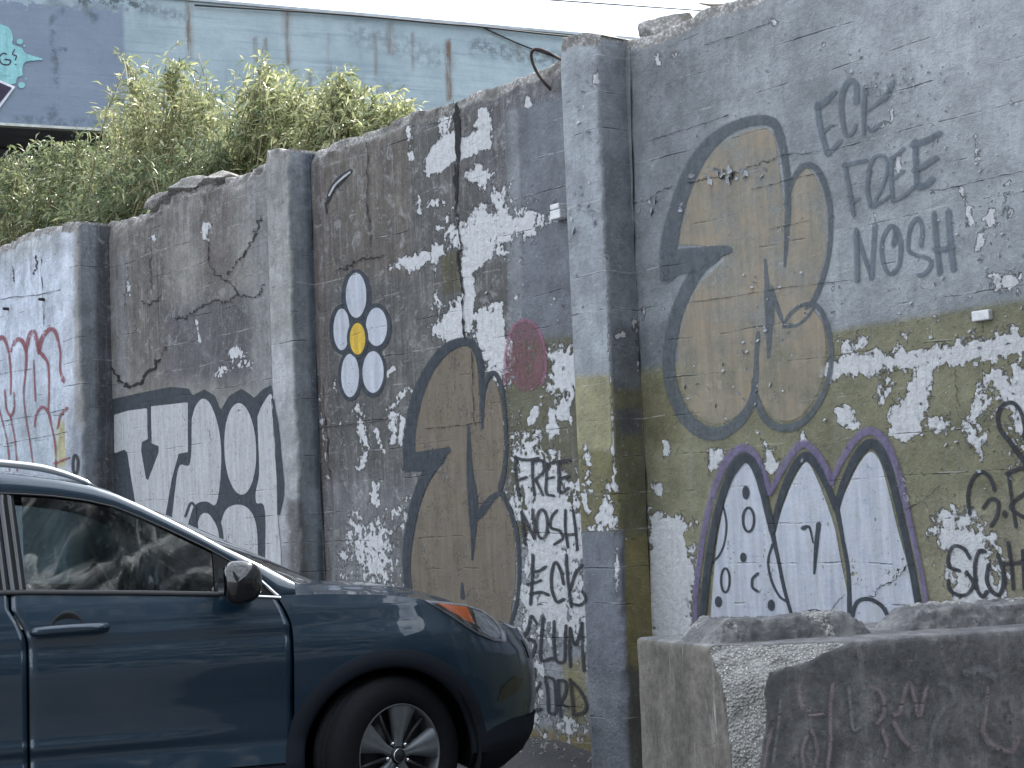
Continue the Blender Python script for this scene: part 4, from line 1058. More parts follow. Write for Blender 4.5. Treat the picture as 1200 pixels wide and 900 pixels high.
# ------------------------------------------------------------------ interlocking concrete blocks in front
def block_material():
    t = NT('dark_weathered_block')
    chip = t.attr('chip'); end = t.attr('endface')
    n1 = t.noise(6, 8, .68); n2 = t.noise(34, 6, .7)
    vs = t.noise(1.0, 6, .7, t.map((20, 20, 2.2)))
    c = t.mix(t.ss(n1, .3, .7), (*lin(82, 84, 88), 1), (*lin(114, 115, 119), 1))
    c = t.mix(t.math('MULTIPLY', t.ss(t.math('ADD', t.math('MULTIPLY', vs, .5), t.math('MULTIPLY', n1, .5)), .50, .62), .4), c, (*lin(150, 151, 154), 1))
    e = t.mix(t.ss(n1, .3, .7), (*lin(84, 82, 80), 1), (*lin(118, 115, 112), 1))
    e = t.mix(t.ss(vs, .56, .75), e, (*lin(160, 160, 160), 1))
    c = t.mix(t.math('MULTIPLY', t.ss(t.noise(13, 7, .75, dist=.6), .52, .66), .45), c, (*lin(140, 141, 142), 1))
    c = t.mix(t.math('MULTIPLY', t.ss(t.noise(9, 7, .75), .56, .66), .6), c, (*lin(62, 64, 70), 1))
    c = t.mix(end, c, e)
    c = t.mix(t.math('MULTIPLY', t.ss(t.noise(80, 2, .5), .66, .72), .6), c, (.04, .04, .04, 1))
    c = t.mix(1.0, c, t.ss(n2, .3, .7, .8, 1.18), 'MULTIPLY')
    vo = t.n('ShaderNodeTexVoronoi', Scale=115.0); t.t.links.new(t.obj(), vo.inputs['Vector'])
    vc = t.n('ShaderNodeTexVoronoi', Scale=115.0); t.t.links.new(t.obj(), vc.inputs['Vector'])
    sp = t.n('ShaderNodeSeparateColor'); t.t.links.new(vc.outputs['Color'], sp.inputs[0])
    st = t.mix(t.ss(sp.outputs[0], .2, .8), (.16, .16, .16, 1), (.62, .62, .60, 1))
    ag = t.mix(t.ss(vo.outputs['Distance'], .25, .5), st, (.20, .20, .19, 1))
    ag = t.mix(t.ss(n2, .35, .6, 0, .75), ag, (.34, .335, .325, 1))
    cm = t.ss(t.math('ADD', chip, t.math('MULTIPLY', t.math('SUBTRACT', n2, .5), .8)), .42, .56)
    c = t.mix(cm, c, ag)
    h = t.math('ADD', t.math('MULTIPLY', n2, .7), t.math('MULTIPLY', n1, .8))
    h = t.math('ADD', h, t.math('MULTIPLY', t.math('MULTIPLY', vo.outputs['Distance'], cm), -1.2))
    b = t.pbr(**{'Base__Color': c, 'Roughness': .9, 'Normal': t.bump(h, .9, .008)})
    b.inputs['Specular IOR Level'].default_value = .25
    return t.done(b)
M_BLK = block_material()

BTH = math.radians(19)
bU = np.array([math.cos(BTH), math.sin(BTH), 0]); bV = np.array([-math.sin(BTH), math.cos(BTH), 0])
BH = .85
_r = ray(862, 760); BC = CAM + _r * ((BH - 1.22) / _r[2])          # front left top corner
BL, BD = 1.46, .76
blk = empty('concrete_block', (BC[0], BC[1], 0), BTH)
tag(blk, 'dark weathered interlocking concrete block with a broken corner and faint pink scrawl, right foreground', 'concrete block')
def block_mesh():
    st = .0105
    def face(o, a, b, la, lb):
        na, nb_ = max(2, int(la / st)), max(2, int(lb / st))
        s, t_ = np.meshgrid(np.linspace(0, la, na), np.linspace(0, lb, nb_), indexing='ij')
        return np.array(o) + s[..., None] * np.array(a) + t_[..., None] * np.array(b)
    X, Y, Z = np.eye(3)
    faces = [(face((0, 0, 0), X, Z, BL, BH), 0), (face((0, BD, 0), -Y, Z, BD, BH), 1), (face((BL, 0, 0), Y, Z, BD, BH), 0), (face((BL, BD, 0), -X, Z, BL, BH), 0), (face((0, 0, BH), X, Y, BL, BD), 0)]
    V = []; Fc = []; ch = []; en = []; n = 0
    for P, e in faces:
        p = P.reshape(-1, 3).copy()
        # bevelled edges
        for ax in ((0, 2), (1, 2), (0, 1)):
            pass
        c0 = np.array([BL / 2, BD / 2, BH / 2]); hh = np.array([BL / 2, BD / 2, BH / 2]); R = .018
        q = p - c0; inn = np.clip(q, -(hh - R), hh - R); d = q - inn; L = np.linalg.norm(d, axis=1)[:, None]
        q = np.where(L > 1e-6, inn + d / np.maximum(L, 1e-6) * np.minimum(L, R), q); p = q + c0
        chip = np.zeros(len(p))
        def cut(nrm, dist, noise=.02, fq=9):
            nonlocal p, chip
            nrm = np.array(nrm, float); nrm /= np.linalg.norm(nrm)
            dd = dist + noise * (fbm(p[:, 0] * fq + p[:, 2] * 3, p[:, 1] * fq + p[:, 2] * fq, 6, 4) - .5) * 2
            s = p @ nrm - dd; m = s > 0
            p = p - np.where(m, s, 0)[:, None] * nrm
            chip = np.maximum(chip, np.clip(s / .008, 0, 1))
        # vertical corner broken off, wider at the top
        cut((-1, -1.0, .10), .10 * 1 * .707 - (.155) + .065, .02)
        cut((-.9, -.9, .9), (.9 * BH - .17) / 1.559, .03)
        # top front edge broken, fading to the right
        cut((-.17, -.75, .75), (.75 * BH - .080) / 1.074, .020, 7)
        nz_ = fbm(p[:, 0] * 5, p[:, 2] * 5 + p[:, 1] * 5, 12, 4) - .5
        p = p + ((p - c0) / np.linalg.norm(p - c0, axis=1)[:, None]) * (nz_ * .010)[:, None]
        pn = fbm(p[:, 0] * 60, p[:, 2] * 60 + p[:, 1] * 60, 31, 3) - .5
        p[:, 1] += -chip * pn * .012 * 1.0
        V.append(p); ch.append(chip); en.append(np.full(len(p), float(e)))
        Fc.append(grid_faces(P.shape[0], P.shape[1], n)); n += len(p)
    return mesh_obj('block_body', np.concatenate(V), np.concatenate(Fc), M_BLK, blk, True, {'chip': np.concatenate(ch), 'endface': np.concatenate(en)})
block_mesh()
def ridge(x0, x1, seed):
    """interlocking ridge cast on top of the block"""
    na, nb_ = 90, 40
    s = np.linspace(0, 1, na); q = np.linspace(0, 1, nb_)
    x = x0 + (x1 - x0) * s
    prof_y = np.interp(q, [0, .32, .68, 1], [.20, .25, .43, .48]); prof_z = np.interp(q, [0, .32, .68, 1], [-.02, .070, .070, -.02])
    endf = np.clip(np.minimum(s, 1 - s) / .14, 0, 1)
    X = np.repeat(x[:, None], nb_, 1); Y = np.repeat(prof_y[None], na, 0); Z = -.02 + (prof_z[None] + .02) * endf[:, None] ** .7
    nn = fbm(X * 9, Y * 9, seed, 5) - .5; n3_ = np.abs(fbm(X * 22, Y * 22 + Z * 22, seed + 5, 4) - .5)
    Z = Z + (nn * .030 - n3_ * .05) * (Z > 0) + BH; Y = Y + nn * .02 + n3_ * .03
    sh = (X.size,)
    grid_obj('interlock_ridge', np.stack([X, Y, Z], -1), M_BLK, blk, True, attrs={'chip': np.clip(nn * 2.2 + .12, 0, .62), 'endface': np.zeros(X.shape)})
_q = lambda x: float((px_at_y(np.array(x), np.array(735.), BC[1] + .25) - BC) @ bU)
ridge(.01, .62, 3)
ridge(.70, 1.38, 8)
# faint scrawl on the block front
def blk_pt(x, y, off):
    r = ray(x, y); t = ((BC - CAM) @ bV - off) / (r @ bV); P = CAM + r * t[..., None]
    return np.stack([(P - BC) @ bU, (P - BC) @ bV, P[..., 2]], -1)
K_CHALK = paint_material('faded_pink_marker', lin(158, 142, 152), lin(146, 138, 146), soft=1.0, opacity=.8, wear=.5, thin=.6)
K_CHALK2 = paint_material('faded_gray_marker', lin(142, 146, 154), lin(130, 134, 142), soft=.9, opacity=.7, wear=.5, thin=.6)
def blk_strokes(name, lines, mat):
    for j, (pts, wd) in enumerate(lines):
        V = []; Fc = []; E = []; n = 0
        wd = wd * 1.35; S = catmull(np.c_[np.asarray(pts, float), np.full(len(pts), wd)], 6); C = S[:, :2]
        T = np.gradient(C, axis=0); T /= np.linalg.norm(T, axis=1)[:, None] + 1e-9; N = np.stack([-T[:, 1], T[:, 0]], 1)
        rows = [blk_pt(*(C + N * wd * .5 * q).T, .008 + j * .0002) for q in (-1, 0, 1)]
        R = np.stack(rows, 1); k = len(C); ed = np.array([1, 0, 1.])[None].repeat(k, 0); ed[0] = ed[-1] = .9
        V.append(R.reshape(-1, 3)); E.append(ed.ravel()); Fc.append(grid_faces(k, 3, n)); n += 3 * k
        mesh_obj(name, np.concatenate(V), np.concatenate(Fc), mat, blk, True, {'edge': np.concatenate(E)})
blk_strokes('faded_scrawl', [([(936, 800), (939, 825), (952, 837), (966, 834)], 7), ([(976, 798), (973, 830), (973, 870), (969, 905)], 6), ([(946, 860), (940, 880), (944, 905)], 6), ([(950, 850), (958, 880), (952, 905)], 5),
    ([(1046, 838), (1054, 835), (1060, 812), (1066, 800), (1073, 822), (1078, 838), (1086, 802)], 7), ([(1046, 842), (1058, 865), (1074, 880)], 7), ([(1033, 852), (1040, 875), (1034, 895)], 6), ([(1150, 850), (1160, 870), (1185, 880), (1195, 860)], 9),
    ([(1018, 803), (1033, 812), (1036, 835), (1026, 850)], 6), ([(905, 850), (898, 880), (895, 905)], 5), ([(1158, 800), (1155, 840), (1150, 860)], 5)], K_CHALK)
blk_strokes('faded_scrawl', [([(994, 803), (997, 830), (1000, 855), (1010, 850)], 5), ([(1098, 800), (1112, 803), (1118, 820), (1105, 832), (1095, 850), (1090, 880), (1085, 905)], 8), ([(885, 845), (895, 858), (903, 872)], 5),
    ([(915, 815), (912, 850), (905, 900)], 4), ([(1128, 790), (1150, 785), (1170, 795)], 12)], K_CHALK2)

# ------------------------------------------------------------------ long pale-blue building beyond the wall
def building_material():
    t = NT('pale_blue_board_formed_concrete')
    n1 = t.noise(1.1, 9, .7); n2 = t.noise(9, 7, .7)
    x = t.n('ShaderNodeSeparateXYZ'); t.t.links.new(t.obj(), x.inputs[0])
    ya = t.noise(1.0, 6, .7, t.map((.5, .5, 13)))
    ver = t.noise(1.0, 7, .72, t.map((3.2, 3.2, .5)))
    dark = t.ss(t.math('ADD', x.outputs[0], t.math('MULTIPLY', t.math('SUBTRACT', n2, .5), .06)), 3.90, 3.97, 1, 0)
    upper = t.ss(t.math('ADD', x.outputs[2], t.math('MULTIPLY', t.math('SUBTRACT', n2, .5), .9)), 7.42, 7.5, 1, 0)
    c1 = t.mix(t.ss(n1, .3, .7), (*lin(128, 147, 160), 1), (*lin(152, 170, 182), 1))
    c1 = t.mix(t.math('MULTIPLY', t.ss(ya, .5, .68), .5), c1, (*lin(104, 124, 140), 1))
    c2 = t.mix(t.ss(n1, .3, .7), (*lin(104, 118, 140), 1), (*lin(116, 130, 150), 1))
    c = t.mix(t.math('MULTIPLY', dark, upper), c1, c2)
    # rust runs
    rs = t.attr('rust')
    c = t.mix(t.math('MULTIPLY', rs, t.ss(t.noise(1.0, 6, .7, t.map((14, 14, 1.6))), .3, .6)), c, (*lin(98, 84, 74), 1))
    bl = t.attr('stain')
    c = t.mix(t.math('MULTIPLY', bl, t.ss(n2, .42, .58)), c, (*lin(62, 72, 82), 1))
    c = t.mix(t.math('MULTIPLY', t.ss(ver, .56, .74), .35), c, (*lin(86, 98, 108), 1))
    spk = t.ss(t.noise(26, 4, .6), .66, .72)
    c = t.mix(t.math('MULTIPLY', spk, .5), c, (*lin(70, 80, 90), 1))
    b = t.pbr(**{'Base__Color': c, 'Roughness': .85, 'Normal': t.bump(t.math('ADD', ya, n2), .5, .012)})
    return t.done(b)
M_BLD = building_material()
bA = math.radians(24)
nB = np.array([-math.sin(bA), math.cos(bA), 0]); dB = np.array([math.cos(bA), math.sin(bA), 0])
_r0 = ray(300, 640); Q0 = _r0 * (20 / _r0[1]); dist0 = Q0 @ nB
borg = nB * dist0
bld = empty('blue_concrete_building', tuple(borg), bA)
tag(bld, 'long pale blue concrete building with rust streaks, beyond the wall and shrubs', 'building')
def BPx(x, y, off=0.0):
    r = ray(x, y); t = (dist0 - off) / (r @ nB); P = CAM + r * np.asarray(t)[..., None]
    return (P - borg) @ dB, P[..., 2]
X = np.arange(-8, 16, .045); Zr = np.arange(6.03, 7.66, .045)
XX, ZZ = np.meshgrid(X, Zr, indexing='ij')
P = np.stack([XX, .006 * (fbm(XX * .7, ZZ * 9, 2, 3) - .5), ZZ], -1)
wpx, wpy = proj(borg + XX[..., None] * dB + ZZ[..., None] * np.array([0, 0, 1.]))
rust = np.zeros(XX.shape); stain = np.zeros(XX.shape)
for (x, y0, y1, w, s) in [(220, -5, 70, 3.0, 1.1), (337, 5, 75, 2.5, .9), (298, 45, 72, 1.6, .8), (311, 45, 70, 1.6, .8), (385, 40, 95, 1.8, .8), (440, 40, 85, 1.5, .7), (457, 30, 60, 4, .6), (482, 40, 80, 1.5, .7), (525, 50, 115, 3, 1.1), (607, 55, 70, 2.5, .5), (335, 0, 40, 4, .5),
                         (61, 5, 50, 4, .0), (362, 85, 110, 2, .6)]:
    d = sdf_line(wpx, wpy, [(x, y0), (x + 1.5, y1)]); rust = np.maximum(rust, s * np.clip(1.6 - d / w, 0, 1))
for (x0, y0, x1, y1, w, s) in [(95, 0, 165, 6, 8, .9), (60, 0, 75, 12, 7, .6), (62, 20, 66, 100, 3.5, .7), (60, 130, 64, 145, 7, .6), (20, 140, 130, 148, 5, .6), (60, 57, 76, 58, 1.5, 1.2), (100, 8, 110, 20, 6, .7), (420, 40, 520, 70, 14, .35), (560, 55, 680, 75, 10, .6), (340, 95, 460, 105, 12, .3), (170, 8, 210, 20, 8, .5)]:
    d = sdf_line(wpx, wpy, [(x0, y0), (x1, y1)]); stain = np.maximum(stain, s * np.clip(1.5 - d / w, 0, 1))
grid_obj('upper_wall', P, M_BLD, bld, True, attrs={'rust': rust, 'stain': stain})
MB().box((4, .35, 7.672), (24, .74, .012)).box((4, -.012, 7.655), (24, .03, .03)).build('roof_edge', simple('pale_metal_coping', tuple(lin(150, 160, 172)), .6, 0, 8, .2), bld)
MB().box((4, .0, 6.015), (24, .10, .03)).build('ledge', simple('pale_ledge', tuple(lin(170, 176, 176)), .7, 0, 8, .25), bld)
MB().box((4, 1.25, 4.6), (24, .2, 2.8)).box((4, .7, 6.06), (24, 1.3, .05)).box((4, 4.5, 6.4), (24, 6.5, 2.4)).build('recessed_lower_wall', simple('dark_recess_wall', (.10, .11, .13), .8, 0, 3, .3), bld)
# cables along the roof edge
def cable(name, pts, rr, parent=None):
    return MB().tube(pts, rr, 6).build(name, simple('black_cable', (.02, .02, .022), .7), parent, True)
def bp(x, y, off): a, z = BPx(x, y, off); return (float(a), -off, float(z))
cable('roof_cable', catmull([bp(x, y, .05) for x, y in [(228, 6), (400, 17), (520, 28), (560, 31), (640, 40), (740, 49)]], 4), .012, bld)
cable('drooping_cable', catmull([bp(x, y, .03) for x, y in [(566, 32), (585, 41), (605, 50), (628, 59), (660, 70)]], 4), .010, bld)
# painted splash on the far wall
def b_fill(name, polys, mat, off):
    V = []; Fc = []; E = []; n = 0
    for poly, sm in polys:
        Pq = np.asarray(poly, float)
        if sm: Pq = catmull(np.concatenate([Pq, Pq[:1]]), 4)[:-1]
        fe = 1.5; x0, y0 = Pq.min(0) - fe; x1, y1 = Pq.max(0) + fe
        Xg, Yg = np.meshgrid(np.arange(x0, x1 + 1.2, 1.2), np.arange(y0, y1 + 1.2, 1.2), indexing='ij')
        s = sdf_poly(Xg, Yg, Pq); e = np.clip(1 + s / fe, 0, 2); f = grid_faces(*Xg.shape); f = f[e.ravel()[f].min(1) < 1.2]
        us, inv = np.unique(f, return_inverse=True)
        a, z = BPx(Xg.ravel()[us], Yg.ravel()[us]); V.append(np.stack([a, np.full(a.shape, -off), z], -1)); Fc.append(inv.reshape(f.shape) + n); E.append(e.ravel()[us]); n += len(us); off += .001
    mesh_obj(name, np.concatenate(V), np.concatenate(Fc), mat, bld, True, {'edge': np.concatenate(E)})
def b_stroke(name, lines, mat, off):
    V = []; Fc = []; E = []; n = 0
    for j, (pts, wd) in enumerate(lines):
        C = catmull(pts, 6)[:, :2]; T = np.gradient(C, axis=0); T /= np.linalg.norm(T, axis=1)[:, None] + 1e-9; N = np.stack([-T[:, 1], T[:, 0]], 1)
        rows = []
        for q in (-1, 0, 1):
            p = C + N * wd * .5 * q; a, z = BPx(p[:, 0], p[:, 1]); rows.append(np.stack([a, np.full(a.shape, -off - j * .001), z], -1))
        R = np.stack(rows, 1); k = len(C); V.append(R.reshape(-1, 3)); E.append(np.tile([1, 0, 1.], k)); Fc.append(grid_faces(k, 3, n)); n += 3 * k
    mesh_obj(name, np.concatenate(V), np.concatenate(Fc), mat, bld, True, {'edge': np.concatenate(E)})
B_MINT = paint_material('mint_splash_paint', lin(136, 186, 194), lin(120, 172, 184), soft=.3, opacity=.97, wear=-.4)
B_DARK = paint_material('dark_plum_paint', lin(52, 46, 68), lin(60, 54, 76), soft=.3, opacity=.98, wear=-.4)
B_WHT = paint_material('white_border_paint', lin(206, 212, 228), soft=.3, opacity=.98, wear=-.4)
b_fill('mint_splash', [([(-60, 20), (-20, 25), (2, 29), (12, 34), (15, 44), (15, 52), (25, 56), (31, 63), (52, 70), (30, 73), (26, 84), (27, 88), (20, 92), (18, 98), (8, 100), (-20, 104), (-60, 100)], True), (ell(23, 49, 4, 3.6), False), (ell(28.5, 54, 1.6, 1.6), False), (ell(25, 100, 4.3, 4), False), (ell(30, 92.5, 1.5, 1.5), False)], B_MINT, .012)
b_fill('dark_sign_border', [([(-60, 72), (0, 94), (18, 102), (2, 124), (-10, 140), (-60, 140)], False)], B_WHT, .02)
b_fill('dark_sign', [([(-60, 76), (0, 97.5), (14, 103.5), (0, 121), (-12, 137), (-60, 137)], False)], B_DARK, .028)
b_stroke('painted_lettering', [([(8, 64), (3, 63), (-1, 68), (2, 75), (10, 76), (12, 71), (5, 70)], 1.8), ([(17, 58), (14.5, 64), (19, 66), (17.5, 71)], 1.6), ([(18, 75.2), (18.2, 76.4)], 2.4), ([(-14, 62), (-19, 70), (-12, 76), (-7, 68), (-13, 62)], 1.8)], B_DARK, .016)

# overhead wire
a0 = px_at_y(np.array(200.), np.array(-32.), 14.); a1 = px_at_y(np.array(1000.), np.array(25.), 24.)
_t = np.linspace(-1.5, 2.5, 40)[:, None]
wp_ = a0 * (1 - _t) + a1 * _t; wp_[:, 2] += .02 * (_t[:, 0] - .5) ** 2
o = MB().tube(wp_, .010, 6).build('overhead_wire', simple('wire', (.03, .03, .03), .6), None, True); tag(o, 'thin dark overhead wire crossing the white sky above the wall', 'wire')

# ------------------------------------------------------------------ shrubs on the terrace
def leaf_material(name, c1, c2):
    t = NT(name)
    rv = t.attr('tint')
    c = t.mix(rv, (*c1, 1), (*c2, 1))
    b = t.pbr(**{'Base__Color': c, 'Roughness': .38})
    b.inputs['Specular IOR Level'].default_value = .55
    tl = t.n('ShaderNodeBsdfTranslucent', Color=c)
    m = t.t.nodes.new('ShaderNodeMixShader'); m.inputs[0].default_value = .42
    t.t.links.new(b.outputs[0], m.inputs[1]); t.t.links.new(tl.outputs[0], m.inputs[2])
    return t.done(m.outputs[0])
M_LEAF = leaf_material('narrow_green_leaf', (.085, .125, .045), (.60, .60, .34))  # pale end of the tint paints sunlit sparkle into the leaves
M_LEAF_SHADED = leaf_material('shaded_narrow_leaf', (.05, .085, .04), (.36, .40, .21))  # darker copy of the leaf, shade of the lower shrubs in its colour
M_STEM = simple('shrub_stem', (.16, .14, .07), .8)
def shrub(base, targets, n_stems, seed, label, mat=M_LEAF, leaf=.085, per=34, sd_=.10, droop=.35, straw=0.0):
    """stems rise from base and arch to targets; narrow leaves along side twigs"""
    r = np.random.default_rng(seed)
    root = empty('willow_shrub', tuple(base))
    tag(root, label, 'shrub', 'leafy shrubs behind the wall')
    sm = MB(); tp = []; td = []
    tgt = np.asarray(targets, float)
    for s in range(n_stems):
        T = tgt[r.integers(len(tgt))]; tip = T[:3] + r.normal(size=3) * np.array([sd_, sd_, sd_ * (1.5 if r.random() < .2 else .8)]) * (T[3] if len(T) > 3 else 1)
        b0 = np.array(base) + r.normal(size=3) * (.25, .25, 0) + (tip - base) * (.35, .35, 0)
        mid = b0 * .45 + tip * .55 + np.array([r.normal() * .1, r.normal() * .1, .18])
        tt = np.linspace(0, 1, 9)[:, None]
        C = b0 * (1 - tt) ** 2 + 2 * mid * tt * (1 - tt) + tip * tt ** 2
        C[:, 2] -= droop * .12 * tt[:, 0] ** 4
        if s % 2 == 0: sm.tube(C - base, np.linspace(.009, .003, 9), 4)
        for _ in range(per // 6):
            q = r.uniform(.35, 1.0); k = min(7, int(q * 8)); p = C[k] + (C[k + 1] - C[k]) * (q * 8 - k)
            d = r.normal(size=3) * (1, 1, .6) + (C[k + 1] - C[k]) / np.linalg.norm(C[k + 1] - C[k]) * 1.1 + (0, 0, .35); d /= np.linalg.norm(d)
            L = r.uniform(.10, .26)
            for j in range(7):
                f_ = (j + .5) / 7; pt = p + d * L * f_ - np.array([0, 0, .05 * f_ ** 2])
                tp.append(pt); dd = d * .55 + r.normal(size=3) * .55 + np.array([0, 0, -droop]); td.append(dd / np.linalg.norm(dd))
            if r.random() < .4: sm.tube([p - base, p + d * L * .5 - base, p + d * L - (0, 0, .04) - base], .002, 3)
    tp = np.array(tp) - np.array(base); td = np.array(td); N = len(tp)
    L = .95 * leaf * r.uniform(.5, 1.5, N); Wd = L * r.uniform(.14, .26, N)
    sd2 = np.cross(td, r.normal(size=(N, 3))); sd2 /= np.linalg.norm(sd2, axis=1)[:, None] + 1e-9
    nr = np.cross(td, sd2)
    a = tp; b = tp + td * (L * .45)[:, None] + sd2 * (Wd / 2)[:, None] - nr * (Wd * .3)[:, None]
    c = tp + td * L[:, None] - np.array([0, 0, 1.]) * (L * .22)[:, None]; d = tp + td * (L * .45)[:, None] - sd2 * (Wd / 2)[:, None] - nr * (Wd * .3)[:, None]
    e = tp + td * (L * .45)[:, None]
    V = np.stack([a, b, c, d, e], 1).reshape(-1, 3)
    i0 = np.arange(N) * 5
    Fc = np.concatenate([np.stack([i0, i0 + 1, i0 + 4], 1), np.stack([i0 + 1, i0 + 2, i0 + 4], 1), np.stack([i0 + 2, i0 + 3, i0 + 4], 1), np.stack([i0 + 3, i0, i0 + 4], 1)])
    ti = np.clip(r.beta(1.6, 2.4, N) + .25 * (fbm(tp[:, 0] * 3, tp[:, 2] * 3, seed, 2) - .5), 0, 1).repeat(5)
    mesh_obj('foliage', V, Fc, mat, root, False, {'tint': ti})
    sm.build('stems', M_STEM, root, True)
    return root
def tg(lst, v):
    out = []
    for x, y, s in lst:
        u, z = WP(x, y, v); p = W2(u, v, z); out.append([*p, s])
    return out
def sbase(x, v): 
    u, z = WP(x, 250, v); return W2(u, v, 3.42)
shrub(sbase(215, 1.0), tg([(150, 90, .7), (175, 95, .8), (200, 88, .8), (225, 95, .8), (245, 110, .9), (160, 130, 1.2), (200, 130, 1.4), (235, 140, 1.3), (180, 165, 1.4), (220, 180, 1.4), (130, 130, .8), (255, 160, 1.2), (150, 195, 1.4), (205, 72, .3), (150, 74, .25), (183, 200, 1.2)], 1.0), 330, 1,
      'tallest pale green willowy shrub behind the raw concrete panel, sunlit at its top', M_LEAF)
shrub(sbase(330, 1.0), tg([(305, 100, .7), (320, 95, .7), (340, 115, .9), (355, 125, .8), (300, 140, 1.2), (330, 150, 1.2), (360, 150, 1.1), (290, 175, 1.2), (307, 78, .3), (275, 125, .9), (325, 170, 1.0), (370, 140, .8)], .9), 240, 2,
      'sunlit green shrub just above the second pilaster in front of the blue building', M_LEAF)
shrub(sbase(430, .8), tg([(400, 105, .5), (415, 125, .7), (440, 118, .6), (455, 130, .7), (395, 145, .8), (430, 150, .8), (470, 128, .5), (385, 130, .7), (400, 92, .25), (460, 145, .6), (380, 160, .7)], .75), 190, 3,
      'low yellow-green shrub at the right end of the row, behind the dark panel', M_LEAF, leaf=.075)
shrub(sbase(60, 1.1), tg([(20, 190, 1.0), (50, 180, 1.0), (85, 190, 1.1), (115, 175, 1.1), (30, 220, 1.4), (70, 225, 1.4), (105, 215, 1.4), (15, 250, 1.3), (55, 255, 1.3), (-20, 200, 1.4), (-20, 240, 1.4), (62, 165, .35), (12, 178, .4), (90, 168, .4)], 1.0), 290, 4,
      'green shrub with shade-darkened leaves at the far left behind the white panel, below the dark recess', M_LEAF_SHADED, leaf=.09, droop=.5)
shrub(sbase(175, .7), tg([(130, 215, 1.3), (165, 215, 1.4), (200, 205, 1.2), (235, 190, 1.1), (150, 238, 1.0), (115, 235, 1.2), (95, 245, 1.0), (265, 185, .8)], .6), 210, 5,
      'shaded dark green shrub low against the top of the raw concrete panel', M_LEAF_SHADED, leaf=.08)
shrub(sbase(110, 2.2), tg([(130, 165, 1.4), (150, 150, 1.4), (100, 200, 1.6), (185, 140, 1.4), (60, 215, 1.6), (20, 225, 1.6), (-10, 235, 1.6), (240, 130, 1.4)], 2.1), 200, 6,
      'dense shrub with shade-darkened leaves deeper on the terrace, between the far left shrub and the tallest', M_LEAF_SHADED, leaf=.10)
# dry grass stalks
mb = MB(); r = np.random.default_rng(9)
for (x0, y0, x1, y1) in [(185, 235, 171, 193), (187, 232, 178, 200), (160, 245, 163, 222), (150, 100, 143, 62), (305, 100, 306, 62), (105, 120, 115, 122)]:
    a = W2(WP(x0, y0, .5)[0], .5, WP(x0, y0, .5)[1]); b = W2(WP(x1, y1, .5)[0], .5, WP(x1, y1, .5)[1])
    mb.tube([a, a * .5 + b * .5 + (.01, 0, 0), b], [.003, .004, .001], 4)
o = mb.build('dry_grass', simple('straw', (.42, .38, .24), .8)); tag(o, kind='stuff')
# ------------------------------------------------------------------ the blue car
CYAW = math.radians(19)
cD = np.array([math.cos(CYAW), math.sin(CYAW), 0]); cI = np.array([-math.sin(CYAW), math.cos(CYAW), 0])   # forward, inward (to the far side)
_r = ray(465, 982); CG = CAM - _r * (1.22 / _r[2])        # ground below the near front wheel, outer side plane
# car frame: x forward from the front axle, y to the car's left (away from the camera), z up; side plane y = -0.9
HW = .9025
car = empty('blue_crossover_car', tuple(CG + cI * HW), CYAW)
tag(car, 'dark blue crossover car parked in front of the graffiti wall, its front wheel turned', 'car')

def CT(x, y, s=0.0):
    """photo point -> (x, z) in the car frame on the plane s metres inside the near side"""
    r = ray(x, y); t = ((CG - CAM) @ cI + s) / (r @ cI); P = CAM + r * t[..., None]
    return (P - CG) @ cD, P[..., 2]
def CTs(pts, s):
    a = np.asarray(pts, float); sv = np.full(len(a), s) if np.isscalar(s) else np.asarray(s, float)
    return np.array([[*CT(np.array(p[0]), np.array(p[1]), q)] for p, q in zip(a, sv)]).reshape(-1, 2)

def car_paint():
    t = NT('dark_blue_car_paint')
    n = t.noise(2.2, 4, .5); d = t.noise(300, 2, .5)
    c = t.mix(t.ss(d, .35, .7), (.002, .018, .037, 1), (.003, .025, .051, 1))
    b = t.pbr(**{'Base__Color': c, 'Metallic': .25, 'Roughness': .38, 'Normal': t.bump(n, .05, .002)})
    b.inputs['Coat Weight'].default_value = 1.0; b.inputs['Coat Roughness'].default_value = .03
    return t.done(b)
def glass_mat(name, tint, ior=1.5, refl=3.0):
    t = NT(name)
    f = t.n('ShaderNodeFresnel', IOR=ior)
    a = t.n('ShaderNodeBsdfTransparent', Color=tint); g_ = t.n('ShaderNodeBsdfGlossy', Roughness=.015, Color=(1, 1, 1))
    m = t.t.nodes.new('ShaderNodeMixShader'); t.t.links.new(t.math('MULTIPLY', f.outputs[0], refl, clamp=True), m.inputs[0]); t.t.links.new(a.outputs[0], m.inputs[1]); t.t.links.new(g_.outputs[0], m.inputs[2])
    return t.done(m.outputs[0])
M_PAINT = car_paint()
M_GLASS = glass_mat('tinted_car_glass', (.32, .38, .38), 1.5, 6.5)
M_DGLASS = glass_mat('privacy_glass', (.12, .14, .14))
M_BLKP = simple('black_plastic', (.018, .019, .021), .55, 0, 180, .2)
M_CLAD = simple('textured_black_cladding', (.008, .011, .017), .8, 0, 220, .3, .0008, spec=.2)
M_GLOSS = simple('gloss_black', (.008, .009, .011), .12, coat=.6)
M_CHROME = simple('brushed_chrome_trim', (.72, .74, .76), .16, 1.0)
M_SEAM = simple('panel_gap_black', (.004, .004, .005), .9)
M_RUB = simple('tyre_rubber', (.007, .008, .010), .9, 0, 90, .3, spec=.2)
M_ALLOY = simple('machined_alloy', (.15, .165, .18), .5, .45, 12, .15)
M_DALLOY = simple('dark_painted_alloy', (.02, .022, .026), .5, .2)
M_ORANGE = simple('orange_marker_lens', (.75, .17, .04), .18, coat=.8)
M_LENS = glass_mat('clear_lamp_lens', (.88, .90, .92), 1.45)
